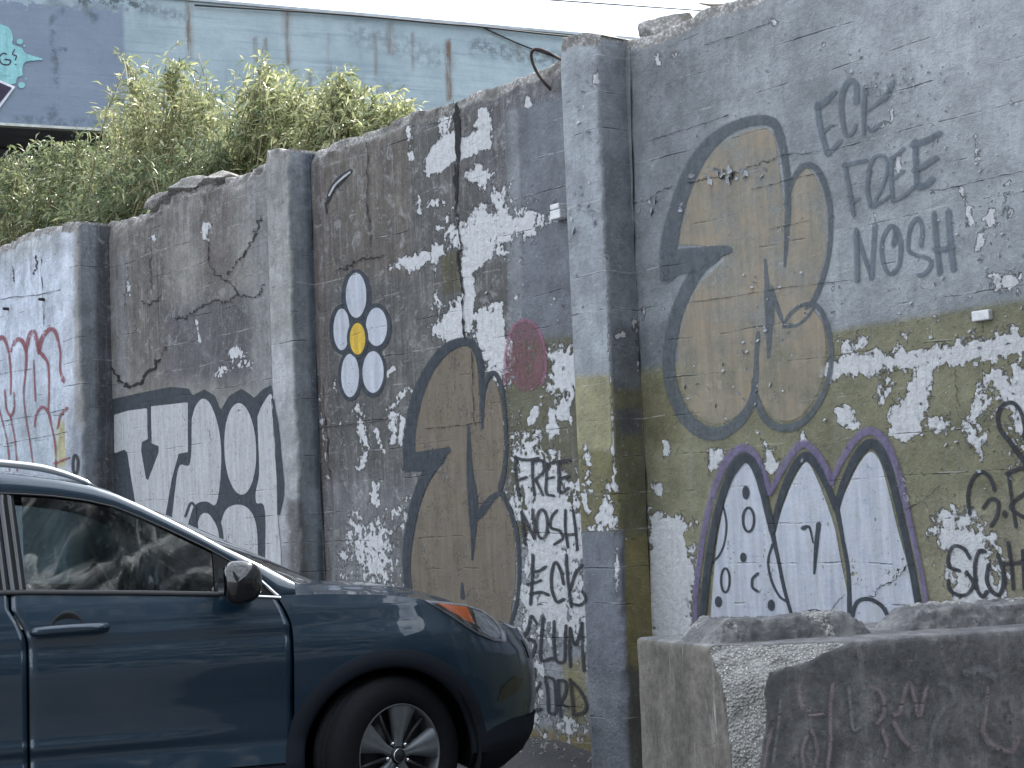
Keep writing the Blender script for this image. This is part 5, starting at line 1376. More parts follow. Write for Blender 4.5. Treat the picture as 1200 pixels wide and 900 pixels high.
M_INT = simple('charcoal_interior', (.035, .036, .04), .8, 0, 60, .3)
M_SEAT = simple('grey_seat_cloth', (.10, .105, .11), .9, 0, 120, .3)

ARCH_R = .375
R_TYRE = .325
XF, XR = 0.0, -2.70
def xprof(z):   # how far the nose surface sits behind its furthest point, by height
    return np.interp(z, [.18, .26, .34, .48, .60, .715, .80, .88, .95, 1.02], [-.16, -.075, -.03, 0, -.008, -.035, -.085, -.16, -.26, -.40])
def xprof_r(z):
    return np.interp(z, [.18, .3, .45, .6, .8, 1.0, 1.1], [-.12, -.03, 0, -.01, -.03, -.07, -.10])
def yprof(z):   # body side section
    return np.interp(z, [.18, .26, .33, .42, .50, .62, .74, .82, .88, .94, 1.0, 1.06, 1.12], [-.075, -.035, -.022, -.040, -.030, -.010, .0, -.004, -.014, -.020, -.036, -.058, -.085])
NOSE_N = 2.8
def plan_path(ds=.02):
    """nose path: straight side then a superellipse to the centre line"""
    xs = np.concatenate([np.linspace(-.40, -ARCH_R - .003, 5)[:-1], ARCH_R * -np.cos(np.linspace(0, np.pi, 46)) ])
    ys = np.zeros_like(xs)
    th = np.linspace(0, np.pi / 2, 60)
    x0 = -.12; a = .975
    px_ = x0 + a * np.sin(th) ** (2 / NOSE_N); py_ = HW * np.cos(th) ** (2 / 2.5)
    return xs, px_, py_, th
_xs, _px, _py, _th = plan_path()
# full list of stations (x, half width)
_thx = np.interp(_xs, _px, _th)
def station(x):
    th = np.interp(x, _px, _th); return np.interp(th, _th, _py)
m_ = _px > _xs[-1] + .01
SX = np.concatenate([_xs, _px[m_]]); SY = np.concatenate([np.array([station(x) for x in _xs]), _py[m_]])
SG = np.clip((SX - .05) / .80, 0, 1) ** 1.2
def fender_top(x):
    return np.interp(x, [-.45, -.25, -.05, .10, .2, .32, .42, .52, .60, .70, .80, .87], [1.005, .998, .985, .968, .952, .925, .893, .856, .828, .800, .785, .78])
def arch_bottom(x, xc, zb):
    d = np.clip(ARCH_R ** 2 - (x - xc) ** 2, 0, None)
    return np.where(np.abs(x - xc) < ARCH_R, np.maximum(zb, .325 + np.sqrt(d)), zb)
def door_edge(x, x0, z, amp=-.060, fall=.22):
    e = amp * np.clip((z - .86) / .14, 0, 1) ** 1.6
    return x + e * np.clip(1 - np.abs(x - x0) / fall, 0, 1)
def side_pt(x, z, hw=None, dy=0.0):
    hw = HW if hw is None else hw
    return np.stack(np.broadcast_arrays(x, -(hw + yprof(z) * (hw / HW) - dy), z), -1)
def mir(P): 
    Q = P.copy(); Q[..., 1] *= -1; return Q
NR = 30
def fender_skin():
    zb = arch_bottom(SX, 0.0, np.interp(SX, [-.4, .36, .5, .87], [.33, .33, .30, .30]))
    zt = fender_top(SX)
    q = np.linspace(0, 1, NR)
    Z = zb[:, None] + (zt - zb)[:, None] * q
    X = SX[:, None] + SG[:, None] * xprof(Z)
    X = door_edge(X, -.40, Z, -.055, .2)
    hw = SY[:, None]
    # haunch over the wheel
    Y = hw + yprof(Z) * np.clip(hw / HW, .25, 1) + .010 * np.exp(-((SX[:, None] / .42) ** 2)) * np.exp(-((Z - .80) / .12) ** 2)
    Y = np.maximum(Y - np.where(SY[:, None] < .02, Y, 0), 0)
    Y = Y - .35 * np.clip(Z - (.66 + 0 * Z), 0, 1) * SG[:, None] * 0.25
    Y[-1] = 0
    return np.stack([X, -Y, Z], -1)
FS = fender_skin()
body_front = FS
grid_obj('front_fender', FS, M_PAINT, car, True, flip=False)
grid_obj('front_fender', mir(FS), M_PAINT, car, True, flip=True)
# hood from fender top to fender top
L = FS[:, -1]
i0 = 2
Lh = L[i0:]
q = np.linspace(-1, 1, 41)
crown = np.interp(Lh[:, 0], [-.4, 0, .3, .5, .62, .80], [.045, .047, .060, .055, .035, 0.0])
back = np.interp(Lh[:, 0], [-.40, -.1], [.22, 0])
HX = Lh[:, 0][:, None] + back[:, None] * (1 - q ** 2)[None]
HY = Lh[:, 1][:, None] * -q[None] * -1
HZ = Lh[:, 2][:, None] + crown[:, None] * (1 - np.abs(q) ** 2.4)[None] + .012 * np.exp(-((np.abs(q)[None] - .72) / .10) ** 2) * np.clip(crown / .05, 0, 1)[:, None]
grid_obj('hood', np.stack([HX, HY, HZ], -1), M_PAINT, car, True)
# inner dark shell so that gaps and wheel wells read dark
sh = MB()
sh.box((-.15 - 1.3, 0, .62), (1.9, 1.60, .60)).box((.42, 0, .58), (.28, 1.1, .36)).box((-2.95, 0, .62), (.5, 1.3, .6)).box((-1.35, 0, .24), (2.0, 1.5, .08))
sh.build('underbody', M_SEAM, car)
# wheel-well liners
def liner(xc, sgn):
    th = np.linspace(-.25, np.pi + .25, 30); yy = np.linspace(.30, .865, 6)
    X_ = xc - (ARCH_R + .012) * np.cos(th); Z_ = .325 + (ARCH_R + .012) * np.sin(th)
    P = np.stack([np.repeat(X_[:, None], 6, 1), sgn * np.repeat(yy[None], 30, 0), np.repeat(Z_[:, None], 6, 1)], -1)
    grid_obj('wheel_well', P, M_SEAM, car, True)
    mb = MB(); mb.box((xc, sgn * .30, .5), (.8, .02, .6)); mb.build('wheel_well_wall', M_SEAM, car)
for xc in (XF, XR):
    for s in (-1, 1): liner(xc, s)
# arch cladding
def cladding(xc, sgn):
    th = np.linspace(-.06, np.pi + .06, 60)
    prof = [(ARCH_R - .012, -.03), (ARCH_R - .010, .006), (ARCH_R + .004, .013), (ARCH_R + .062, .010), (ARCH_R + .070, -.012)]
    rows = []
    for rr, dy in prof:
        X_ = xc - rr * np.cos(th); Z_ = .325 + rr * np.sin(th) * .99
        if xc == XF:
            hw = np.array([station(x) for x in X_])
        else:
            hw = np.full(len(X_), HW)
        Y_ = hw + yprof(Z_) + .010 * np.exp(-((X_ - xc) / .42) ** 2) * np.exp(-((Z_ - .80) / .12) ** 2) + dy
        rows.append(np.stack([X_, sgn * Y_, Z_], -1))
    grid_obj('wheel_arch_trim', np.stack(rows, 1), M_CLAD, car, True, flip=sgn > 0)
for xc in (XF, XR):
    for s in (-1, 1): cladding(xc, s)

# doors
def belt(x): return np.interp(x, [-3.3, -2.5, -1.43, -1.0, -.696, -.447, -.38], [1.13, 1.10, 1.062, 1.038, 1.018, .992, .985])
def sculpt(x, z):   # door surface: shoulder line and a hollow towards the lower crease
    return -.012 * np.exp(-((z - .60) / .10) ** 2) + .006 * np.exp(-((z - .885) / .022) ** 2) - .004 * np.exp(-((z - .84) / .03) ** 2) + .010 * np.exp(-((z - .465) / .022) ** 2) * np.clip((-x - .55) / .6, 0, 1)
def side_panel(name, x0, x1, zb_f, zt_f, parent, mat, sgn, nx=60, ea=(None, None), nr=60):
    xs = np.linspace(x0, x1, nx); zb = zb_f(xs); zt = zt_f(xs); q = np.linspace(0, 1, nr)
    Z = zb[:, None] + (zt - zb)[:, None] * q; X = np.repeat(xs[:, None], nr, 1)
    if ea[0]: X = door_edge(X, x0, Z, ea[0], .5)
    if ea[1]: X = door_edge(X, x1, Z, ea[1], .25)
    Y = HW + yprof(Z) + sculpt(X, Z)
    # rolled edges
    ed = np.minimum(np.arange(nx), np.arange(nx)[::-1])[:, None]
    Y = Y - np.where(ed == 0, .014, 0)
    P = np.stack([X, sgn * Y, Z], -1)
    return grid_obj(name, P, mat, parent, True, flip=sgn > 0)
for s in (-1, 1):
    d = side_panel('front_door', -1.428, -.402, lambda x: x * 0 + .335, lambda x: belt(x), car, M_PAINT, s, ea=(-.06, -.055))
    d2 = side_panel('rear_door', -2.40, -1.436, lambda x: arch_bottom(x, XR, x * 0 + .335), lambda x: belt(x), car, M_PAINT, s, ea=(None, -.06), nx=80)
    for nm_, dd, hx in (('handle', d, -1.27), ('handle', d2, -2.20)):
        hb_ = MB(); zc = .915
        yh = HW + float(yprof(zc))
        pts = [(hx - .135, yh + .004, zc - .004), (hx - .115, yh + .030, zc - .002), (hx, yh + .040, zc + .002), (hx + .10, yh + .032, zc + .001), (hx + .135, yh + .004, zc)]
        C = catmull([(a, s * b, c) for a, b, c in pts], 6)
        hb_.tube(C, .0195, 12, flat=1.0)
        hb_.build('handle', M_PAINT, dd, True)
        cup = MB(); cup.lathe([(.001, -.012), (.052, -.004), (.062, .0035), (.064, .001)], (hx - .01, s * (yh + .000), zc + .004), (0, s, 0), 28)
        o = cup.build('handle_cup', M_BLKP, dd, True)
    # weather strip along the belt
    xs = np.linspace(-2.45, -.62, 60); zt = belt(xs)
    P = np.stack([np.stack([xs, s * (HW + yprof(zt + a) + b), zt + a], -1) for a, b in ((-.006, .003), (-.004, .008), (.010, .006), (.012, -.008))], 1)
    grid_obj('belt_strip', P, M_BLKP, car, True, flip=s > 0)
# sills
for s in (-1, 1):
    xs = np.linspace(-2.33, -.40, 50); zz = np.array([.15, .19, .25, .31, .336])
    dy = np.array([-.05, -.01, .006, .004, -.012])
    P = np.stack([np.stack([xs, xs * 0 + s * (HW + yprof(z) + d_), xs * 0 + z], -1) for z, d_ in zip(zz, dy)], 1)
    grid_obj('sill_cladding', P, M_CLAD, car, True, flip=s > 0)
# rear quarter and tail
th = np.linspace(0, np.pi / 2, 40)
rx = -2.9 - .585 * np.sin(th) ** (2 / 3.2); ry = HW * np.cos(th) ** (2 / 2.8)
RX = np.concatenate([np.linspace(-2.405, -2.9, 30)[:-1], rx]); RY = np.concatenate([np.full(29, HW), ry])
zb = arch_bottom(RX, XR, RX * 0 + .33); zt = np.interp(RX, [-3.5, -3.3, -2.4], [1.10, 1.13, 1.098]); q = np.linspace(0, 1, NR)
Z = zb[:, None] + (zt - zb)[:, None] * q
G_ = np.clip((-RX - 2.7) / .75, 0, 1)[:, None]
P = np.stack([RX[:, None] - G_ * xprof_r(Z), -(RY[:, None] + yprof(Z) * np.clip(RY / HW, 0, 1)[:, None]), Z], -1); P[-1, :, 1] = 0
grid_obj('rear_quarter', P, M_PAINT, car, True, flip=True); grid_obj('rear_quarter', mir(P), M_PAINT, car, True)

# greenhouse: outer roofline traced on the near side, pulled in by the tumblehome
def gh_y(z, x):
    """half width of the side glass plane at height z"""
    return .842 - (z - 1.03) * .29 - .05 * np.clip((x + .75) / .4, 0, 1) * np.clip((z - 1.0) / .1, 0, 1) * 0
roof_px = [(345, 683), (310, 664), (285, 652), (260, 640), (230, 624), (200, 609), (165, 592), (135, 579), (110, 571), (70, 563), (30, 558), (0, 555)]
def solve(pts, it=4):
    out = []
    for p in pts:
        s = .1
        for _ in range(it):
            x, z = CT(np.array(float(p[0])), np.array(float(p[1])), s); s = HW - float(gh_y(z, x))
        out.append((float(x), float(z)))
    return np.array(out)
RL = solve(roof_px)
print('roofline', np.round(RL, 3).tolist())
RL = np.concatenate([RL, [(-1.75, 1.512), (-2.1, 1.515), (-2.5, 1.495), (-2.85, 1.45), (-3.1, 1.40)]])
_o = np.argsort(RL[:, 0]); RLs = RL[_o]
roof_z = lambda x: np.interp(x, RLs[:, 0], RLs[:, 1])
open_px = [(327, 700), (306, 681), (283, 665), (262, 653), (240, 641), (200, 622), (165, 606), (135, 594), (100, 586), (60, 581), (30, 579), (0, 578)]
OP = solve(open_px); OP = np.concatenate([OP, [(-1.8, 1.435), (-2.2, 1.43), (-2.5, 1.40), (-2.8, 1.33), (-3.0, 1.22), (-3.08, 1.14)]])
OPs = OP[np.argsort(OP[:, 0])]
open_z = lambda x: np.interp(x, OPs[:, 0], OPs[:, 1])
gp = lambda x, z, s, d=0: np.stack(np.broadcast_arrays(x, s * (gh_y(z, x) + d), z), -1)
for s in (-1, 1):
    xs = np.linspace(-3.1, RL[0, 0], 120); zo = roof_z(xs); zi = np.minimum(open_z(xs), zo - .02)
    zi = np.where(xs > OP[0, 0], np.maximum(np.interp(xs, [OP[0, 0], RL[0, 0]], [OP[0, 1], 1.0]), .98), zi)
    rows = [gp(xs, zi, s, -.022), gp(xs, zi, s, .0), gp(xs, zi + .006, s, .006), gp(xs, zi * .5 + zo * .5, s, .008), gp(xs, zo - .004, s, .0), gp(xs, zo + .004, s, -.02), gp(xs, zo + .004, s, -.05)]
    grid_obj('roof_pillar', np.stack(rows, 1), M_PAINT, car, True, flip=s < 0)
    # side glass
    def glass(nm_, xa, xb, mat, inset=-.012):
        xs = np.linspace(xa, xb, 60); zt_ = open_z(xs) + .004; zb_ = belt(xs) - .02; zt_ = np.maximum(zt_, zb_ + .002)
        q = np.linspace(0, 1, 14); Z = zb_[:, None] + (zt_ - zb_)[:, None] * q; X = np.repeat(xs[:, None], 14, 1)
        grid_obj(nm_, gp(X, Z, s, inset - .006 * (fbm(X * 2.0, Z * 2.0, 4, 2) - .5)), mat, car, True, flip=s < 0)
    glass('front_window', -1.435, -.66, M_GLASS)
    glass('rear_window', -2.42, -1.545, M_GLASS if s < 0 else M_GLASS)
    glass('quarter_window', -3.0, -2.52, M_DGLASS)
    # pillars between the windows (gloss black)
    for xa, xb in ((-1.55, -1.425), (-2.53, -2.41)):
        q = np.linspace(0, 1, 14)
        zt_ = open_z(np.array([xa, xb])) + .003; zb_ = belt(np.array([xa, xb])) - .015
        rows = []
        for f in (0, .02, .48, .5, .52, .98, 1):
            x_ = xa + (xb - xa) * f; Zc = (zb_[0] + (zb_[1] - zb_[0]) * f) + q * ((zt_[0] + (zt_[1] - zt_[0]) * f) - (zb_[0] + (zb_[1] - zb_[0]) * f))
            rows.append(gp(x_ + Zc * 0 - (Zc - 1.05) * .10, Zc, s, -.02 if f in (0, 1) else (-.012 if f == .5 else .002)))
        grid_obj('window_pillar', np.stack(rows, 0), M_GLOSS, car, True, flip=s < 0)
    # black sail panel behind the mirror
    xs = np.linspace(-.70, OP[0, 0] - .003, 24); zt_ = open_z(xs); zb_ = belt(xs) - .012; q = np.linspace(0, 1, 8)
    Z = zb_[:, None] + np.maximum(zt_ - zb_, .001)[:, None] * q
    grid_obj('sail_panel', gp(np.repeat(xs[:, None], 8, 1), Z, s, .001), M_GLOSS, car, True, flip=s < 0)
    # chrome along the window opening
    xs = np.concatenate([np.linspace(-2.95, -.60, 70), np.linspace(-.59, OP[0, 0], 14)]); zt_ = open_z(xs)
    w_ = np.interp(xs, [-.62, -.50], [.0035, .012])
    rows = [gp(xs, zt_ - w_ + a * 2 * w_, s, b) for a, b in ((0, .001), (.15, .007), (.85, .007), (1, .001))]
    grid_obj('window_trim', np.stack(rows, 1), M_GLOSS, car, True, flip=s < 0)
    xs = np.linspace(-.585, OP[0, 0], 14); zt_ = open_z(xs); w_ = np.interp(xs, [-.585, -.50], [.004, .011])
    rows = [gp(xs, zt_ - w_ + a * 2 * w_, s, b) for a, b in ((0, .004), (.15, .011), (.85, .011), (1, .004))]
    grid_obj('chrome_trim', np.stack(rows, 1), M_CHROME, car, True, flip=s < 0)
    xs = np.linspace(-.62, OP[0, 0] + .004, 14); zt_ = belt(xs) + .001
    rows = [np.stack([xs, s * (HW + yprof(zt_ + a) + b), zt_ + a], -1) for a, b in ((-.004, .002), (-.003, .007), (.005, .006), (.007, .0))]
    grid_obj('window_trim', np.stack(rows, 1), M_CHROME, car, True, flip=s > 0)
# roof skin
xs = np.linspace(-3.08, -1.08, 60); q = np.linspace(-1, 1, 31)
zo = roof_z(xs); hw = np.array([float(gh_y(z, 0)) - .02 for z in zo])
Z = zo[:, None] + .004 + (.035 * (1 - np.abs(q) ** 2.2))[None]
grid_obj('roof', np.stack([np.repeat(xs[:, None], 31, 1), hw[:, None] * q[None], Z], -1), M_PAINT, car, True, flip=True)
# windscreen and tailgate glass
def screen(nm_, top, bot, mat):
    q = np.linspace(-1, 1, 31); t_ = np.linspace(0, 1, 20)
    rows = []
    for f in t_:
        c = [a * (1 - f) + b * f for a, b in zip(top, bot)]
        rows.append(np.stack([c[0] + c[3] * (1 - q ** 2), c[1] * q, c[2] + .03 * (1 - q ** 2) * (1 - f) + .012 * math.sin(f * math.pi)], -1))
    grid_obj(nm_, np.stack(rows), mat, car, True)
zt_ = float(roof_z(-1.08))
screen('windscreen', (-1.09, float(gh_y(zt_, 0)) - .025, zt_ + .002, .03), (RL[0, 0] + .01, .80, 1.0, .30), M_GLASS)
screen('rear_screen', (-3.08, .62, float(roof_z(-3.08)), 0), (-3.42, .72, 1.12, 0), M_DGLASS)
P = np.stack([np.stack([np.linspace(-.42, -.36, 5) + .30 * (1 - qq ** 2), np.full(5, qq * .80), np.linspace(1.018, 1.0, 5)], -1) for qq in np.linspace(-1, 1, 25)])
P[..., 0] -= .10
grid_obj('cowl', P, M_BLKP, car, True)
# wipers
for y0 in (-.55, .05):
    MB().tube([(-.30, y0, 1.035), (-.22, y0 + .25, 1.045), (-.25, y0 + .58, 1.055)], .008, 6).build('wiper', M_BLKP, car, True)
# roof rails
for s in (-1, 1):
    xr = np.linspace(-2.75, -1.14, 40); zr = roof_z(xr); f = np.clip(np.minimum((xr + 2.75), (-1.14 - xr)) / .22, 0, 1) ** .6
    C = np.stack([xr, s * (np.array([float(gh_y(z, 0)) for z in zr]) - .055), zr + .004 + .040 * f], -1)
    MB().tube(C, .016 * (.35 + .65 * f), 10).build('roof_rail', simple('satin_silver_rail', (.50, .52, .55), .28, .9) if s < 0 else bpy.data.materials['satin_silver_rail'], car, True)

# mirrors
for s in (-1, 1):
    a = empty('door_mirror', (0, 0, 0), 0, car)
    n = 26; m = 18
    th = np.linspace(0, 2 * np.pi, n); u_ = np.linspace(0, 1, m)
    # housing: lofted rounded section, length along y (outward)
    rows = []
    for f in u_:
        sc = (math.sin(min(1, (f + .02) / .35) * math.pi / 2) ** .6) * (math.sin(min(1, (1.0 - f + .0) / .30) * math.pi / 2) ** .55 if f > .7 else 1)
        cyy = s * (.90 + .215 * f); cxx = -.635 - .018 * f; czz = 1.058 + .012 * f
        ax = .098 * sc * (1.0 - .15 * f); az = .086 * sc
        sx_ = np.sign(np.cos(th)) * np.abs(np.cos(th)) ** .75; sz_ = np.sign(np.sin(th)) * np.abs(np.sin(th)) ** .8
        rows.append(np.stack([cxx + ax * sx_ * np.where(sx_ > 0, 1.15, .62), cyy + 0 * th, czz + az * sz_], -1))
    G = np.stack(rows)
    grid_obj('mirror_housing', G[:, :], M_PAINT if False else M_GLOSS, a, True, flip=s < 0)
    MB().tube([(-.60, s * .80, .995), (-.60, s * .90, 1.00), (-.60, s * .97, 1.02)], [.045, .034, .03], 10, flat=.6).build('mirror_arm', M_BLKP, a, True)
    th = np.linspace(0, 2 * np.pi, 24, endpoint=False)
    Vv = [(-.702, s * (1.005 + .080 * math.cos(t_)), 1.064 + .066 * math.sin(t_)) for t_ in th]
    mesh_obj('mirror_glass', Vv, [tuple(range(24))], simple('mirror_silver', (.85, .87, .9), .02, 1.0) if s < 0 else bpy.data.materials['mirror_silver'], a)
    # cap in body colour over the front
    
# headlamps: traced outline on the nose surface
SKIN = FS.reshape(-1, 3)
_sp = proj(np.stack([SKIN[:, 0] * math.cos(CYAW) - SKIN[:, 1] * math.sin(CYAW), SKIN[:, 0] * math.sin(CYAW) + SKIN[:, 1] * math.cos(CYAW), SKIN[:, 2]], -1) + np.array([CG[0] + cI[0] * HW, CG[1] + cI[1] * HW, 0]))
print('nose silhouette', [(int(y), round(float(_sp[0][(abs(_sp[1] - y) < 6)].max()), 1)) for y in (740, 765, 800, 830, 870, 895)])
def nose_pt(t, z, off=.0):
    """point on the nose skin: t = path parameter as x of the plan line, z height"""
    x = t; hw = np.array([np.interp(np.interp(xx, _px, _th), _th, _py) for xx in np.ravel(x)]).reshape(np.shape(x))
    g_ = np.clip((x - .05) / .80, 0, 1) ** 1.2
    X_ = x + g_ * xprof(z)
    Y_ = hw + yprof(z) * np.clip(hw / HW, .25, 1) + .010 * np.exp(-((x / .42) ** 2)) * np.exp(-((z - .80) / .12) ** 2) - .35 * np.clip(z - .66, 0, 1) * g_ * .25
    nx = np.clip((x - .1) / .7, 0, 1)
    return np.stack([X_ + off * nx, -(Y_ + off * (1 - .6 * nx)), z + 0 * X_], -1)
# inverse: for a photo pixel find (t, z) on the skin
tg_, zg_ = np.meshgrid(np.linspace(.05, .855, 240), np.linspace(.55, .99, 150), indexing='ij')
_P = nose_pt(tg_, zg_); _Wp = np.stack([_P[..., 0] * math.cos(CYAW) - _P[..., 1] * math.sin(CYAW), _P[..., 0] * math.sin(CYAW) + _P[..., 1] * math.cos(CYAW), _P[..., 2]], -1) + np.array([CG[0] + cI[0] * HW, CG[1] + cI[1] * HW, 0])
_gx, _gy = proj(_Wp)
def nose_inv(x, y):
    d = (_gx - x) ** 2 + (_gy - y) ** 2; k = np.unravel_index(np.argmin(d), d.shape); return tg_[k], zg_[k], math.sqrt(d[k])
def nose_patch(nm_, poly, mat, off, parent, sgn, n=20):
    """polygon given in (t, z); filled with a fine grid clipped to it"""
    P = np.asarray(poly); t0, z0 = P.min(0); t1, z1 = P.max(0)
    ts = np.linspace(t0, t1, 70); V = []
    rows = []
    for t_ in ts:
        zs = []
        for i in range(len(P)):
            a, b = P[i], P[(i + 1) % len(P)]
            if (a[0] - t_) * (b[0] - t_) <= 0 and a[0] != b[0]: zs.append(a[1] + (b[1] - a[1]) * (t_ - a[0]) / (b[0] - a[0]))
        if len(zs) < 2: zs = [P[np.argmin(abs(P[:, 0] - t_))][1]] * 2
        rows.append(np.linspace(min(zs), max(zs), 14))
    Z = np.array(rows); T = np.repeat(ts[:, None], 14, 1)
    q_ = nose_pt(T, Z, off)
    if sgn > 0: q_ = mir(q_)
    return grid_obj(nm_, q_, mat, parent, True, flip=sgn > 0)
HLp = [(497, 703), (520, 705), (545, 708), (565, 715), (580, 726), (590, 742), (592, 752), (578, 751), (560, 743), (535, 727), (515, 714)]
HT = [nose_inv(*p) for p in HLp]; print('headlamp', [tuple(round(float(v), 3) for v in h) for h in HT])
HTp = [(a, b) for a, b, _ in HT]
ORp = [(511, 706), (545, 711), (549, 718), (554, 731), (545, 727), (528, 717)]
ORt = [nose_inv(*p)[:2] for p in ORp]
LEp = [(552, 714), (566, 719), (577, 729), (584, 742), (583, 748), (575, 747), (565, 741), (557, 731)]
LEt = [nose_inv(*p)[:2] for p in LEp]
M_LINE = simple('lamp_bezel_grey', (.30, .31, .33), .3, .2)
M_LAMPIN = simple('lamp_interior', (.42, .44, .47), .3, .25, 160, .35)
for s in (-1, 1):
    hl = empty('headlamp', (0, 0, 0), 0, car)
    nose_patch('lamp_bezel', HTp, M_LINE, .004, hl, s)
    c = np.mean(HTp, 0); nose_patch('lamp_housing', [tuple(c + (np.array(p) - c) * .86) for p in HTp], M_DALLOY, .0065, hl, s)
    nose_patch('turn_marker', ORt, M_ORANGE, .010, hl, s)
    nose_patch('lamp_reflector', LEt, M_LAMPIN, .009, hl, s)
    nose_patch('lamp_lens', [tuple(c + (np.array(p) - c) * .95) for p in HTp], M_LENS, .018, hl, s)
# bumper details: lower grille area, vertical air slot, grille
for s in (-1, 1):
    nose_patch('bumper_slot', [(.50, .50), (.62, .53), (.66, .58), (.60, .60), (.52, .56)], M_GLOSS, .003, car, s)
    nose_patch('lower_bumper_trim', [(.40, .30), (.86, .30), (.86, .41), (.60, .42), (.50, .40), (.40, .36)], M_CLAD, .006, car, s)
# bumper underside closing lip
xs_ = np.linspace(.38, .87, 50)
P = np.stack([nose_pt(xs_, xs_ * 0 + z, o_) for z, o_ in ((.305, .004), (.26, .0), (.20, -.02))], 1)
grid_obj('bumper_lip', P, M_CLAD, car, True); grid_obj('bumper_lip', mir(P), M_CLAD, car, True, flip=True)
gr = [nose_pt(np.array([t_]), np.array([z]), .004)[0] for t_, z in ((.80, .66), (.80, .74))]
for s in (-1, 1):
    nose_patch('grille', [(.74, .66), (.854, .655), (.854, .735), (.72, .745)], M_GLOSS, .004, car, s)
MB().box((.852, 0, .50), (.012, .30, .10)).build('front_plate', M_BLKP, car)

# wheels
def wheel(xc, sgn, steer):
    w = empty('wheel', (xc, sgn * .79, R_TYRE), 0, car)
    w.rotation_euler = (0, 0, steer)
    s = sgn
    ty = MB(); wd = .1025
    ty.lathe([(.206, s * wd * .80), (.222, s * wd * .98), (.255, s * wd * 1.05), (.290, s * wd * 1.02), (.312, s * wd * .86), (.3225, s * wd * .66), (.3245, s * wd * .6), (.3245, s * .022), (.317, s * .019), (.317, s * .011), (.325, s * .008), (.325, -s * .008), (.317, -s * .011), (.317, -s * .019),
              (.3245, -s * .022), (.3225, -s * wd * .66), (.312, -s * wd * .86), (.255, -s * wd), (.206, -s * wd * .8)], (0, 0, 0), (0, 1, 0), 72)
    ty.build('tyre', M_RUB, w, True)
    rm = MB(); rm.lathe([(.2065, s * .080), (.2105, s * .088), (.2085, s * .092), (.2035, s * .090), (.2000, s * .080), (.190, s * .030), (.185, -s * .08)], (0, 0, 0), (0, 1, 0), 72)
    rm.build('rim', M_ALLOY, w, True)
    MB().lathe([(.200, s * .020), (.12, s * .012), (.0, s * .012)], (0, 0, 0), (0, 1, 0), 48).build('wheel_back', M_DALLOY, w, True)
    MB().lathe([(.14, s * -.01), (.14, s * .016), (.05, s * .018)], (0, 0, 0), (0, 1, 0), 48).build('brake_disc', simple('brake_steel', (.05, .05, .055), .6, .5) if 'brake_steel' not in bpy.data.materials else bpy.data.materials['brake_steel'], w, True)
    for k in range(5):
        a0 = math.radians(72 * k + 72 * .25 - 9)
        # broad wedge blade, wide at the rim
        sp = MB(); rr = np.linspace(.036, .2035, 10); hw_ = np.interp(rr, [.036, .07, .13, .2035], [.020, .019, .040, .068]); 
        top = np.interp(rr, [.036, .08, .2035], [.074, .078, .088]); V = []
        for r_, h_, t_ in zip(rr, hw_, top):
            for q_, tt_ in ((-1, t_ - .030), (-.93, t_ - .002), (-.2, t_ - .0005), (.0, t_ - .003), (.2, t_ - .0005), (.93, t_ - .002), (1, t_ - .030)):
                ang = a0 + q_ * h_ / r_ * 1.0
                V.append((r_ * math.cos(ang), s * tt_, r_ * math.sin(ang)))
        Fc = [(i * 7 + j, i * 7 + j + 1, (i + 1) * 7 + j + 1, (i + 1) * 7 + j) for i in range(9) for j in range(6)]
        sp.add(V, Fc); sp.build('spoke', M_ALLOY, w, True)
        # thin dark spoke between
        a1 = a0 + math.radians(36)
        d_ = np.array([math.cos(a1), 0, math.sin(a1)])
        tb = MB(); tb.tube([d_ * .04 + (0, s * .062, 0), d_ * .12 + (0, s * .060, 0), d_ * .200 + (0, s * .070, 0)], [.012, .008, .009], 8); tb.build('dark_spoke', M_DALLOY, w, True)
        d_ = np.array([math.cos(a0 + .63), 0, math.sin(a0 + .63)])
        MB().lathe([(.0001, s * .082), (.007, s * .081), (.009, s * .072), (.0095, s * .055)], tuple(d_ * .055), (0, 1, 0), 12).build('lug_nut', M_CHROME, w, True)
    MB().lathe([(.0001, s * .088), (.022, s * .0865), (.027, s * .083), (.030, s * .070), (.046, s * .066), (.052, s * .055)], (0, 0, 0), (0, 1, 0), 36).build('hub_cap', M_DALLOY, w, True)
    MB().lathe([(.0265, s * .0872), (.0285, s * .0872), (.0285, s * .080)], (0, 0, 0), (0, 1, 0), 36).build('hub_ring', M_CHROME, w, True)
wheel(XF, -1, math.radians(23)); wheel(XF, 1, math.radians(21)); wheel(XR, -1, 0); wheel(XR, 1, 0)

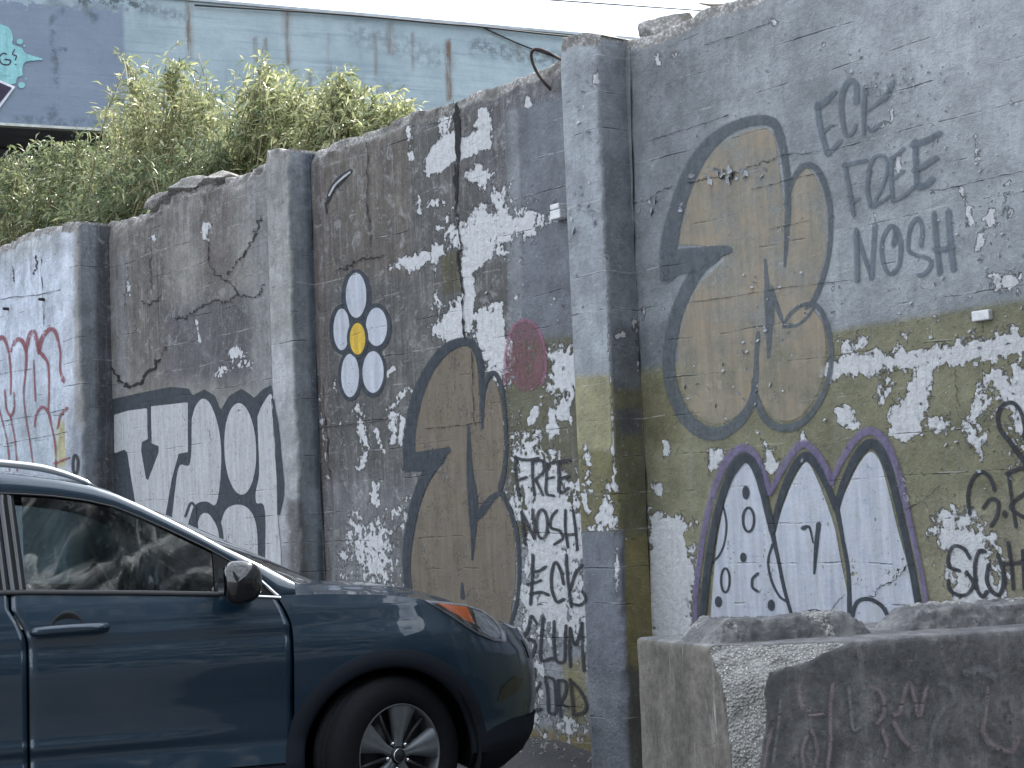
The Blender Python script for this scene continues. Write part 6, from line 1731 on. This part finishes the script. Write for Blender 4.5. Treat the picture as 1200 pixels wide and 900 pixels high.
# interior
it = MB(); it.box((-.62, 0, .90), (.34, 1.36, .16)).box((-.86, .38, .97), (.16, .40, .09)).box((-1.9, 0, .50), (2.6, 1.4, .06))
it.build('dashboard', M_INT, car, bevel=.03)
for y0 in (-.37, .37):
    st = empty('front_seat', (0, 0, 0), 0, car)
    MB().box((-1.28, y0, .66), (.50, .50, .16)).build('seat_cushion', M_SEAT, st, bevel=.05)
    R_ = np.array([[math.cos(.28), 0, -math.sin(.28)], [0, 1, 0], [math.sin(.28), 0, math.cos(.28)]])
    MB().box((-1.60, y0, .98), (.14, .48, .60), R_).build('seat_back', M_SEAT, st, bevel=.055)
    MB().box((-1.71, y0, 1.345), (.09, .27, .17), R_).build('headrest', M_SEAT, st, bevel=.04)
MB().box((-2.45, 0, .70), (.55, 1.3, .2)).box((-2.78, 0, 1.0), (.16, 1.3, .56)).build('rear_seat', M_SEAT, car, bevel=.05)
th = np.linspace(0, 2 * np.pi, 36, endpoint=False)
MB().tube(np.stack([-.98 - .08 * np.sin(th) , .37 + .18 * np.cos(th), .98 + .17 * np.sin(th)], -1), .014, 8, closed=True).build('steering_wheel', M_INT, car, True)
MB().box((-.78, 0, 1.31), (.03, .22, .06)).build('interior_mirror', M_INT, car, bevel=.012)

# ------------------------------------------------------------------ rocky bank added unseen behind the camera, shaped for the car's reflections
def rock_mat():
    t = NT('mottled_rock')
    n1 = t.noise(1.3, 8, .68); n2 = t.noise(7, 6, .7)
    c = t.mix(t.ss(n1, .38, .60), (.018, .026, .028, 1), (.16, .175, .19, 1))
    c = t.mix(t.ss(n2, .55, .7), c, (.42, .44, .46, 1)); c = t.mix(t.ss(n2, .3, .42, 1, 0), c, (.03, .035, .03, 1))
    b = t.pbr(**{'Base__Color': c, 'Roughness': .9, 'Normal': t.bump(n2, .9, .1)}); return t.done(b)
xx = np.linspace(-9, 13.5, 240); tt = np.linspace(0, 1, 120)
XX, TT = np.meshgrid(xx, tt, indexing='ij')
H_ = 19 + 3.0 * (fbm(XX * .15, XX * 0, 5, 3) - .5)
ZZ = TT * H_; YY = -7.5 - TT * 3.5 - 2.6 * (fbm(XX * .5, ZZ * .5, 6, 5) - .5) - 1.2 * (np.abs(fbm(XX * 1.6, ZZ * 1.6, 16, 4) - .5) * 2)
o = grid_obj('added_reflection_bank', np.stack([XX, YY, ZZ], -1), rock_mat(), None, False, flip=True); tag(o, kind='structure')
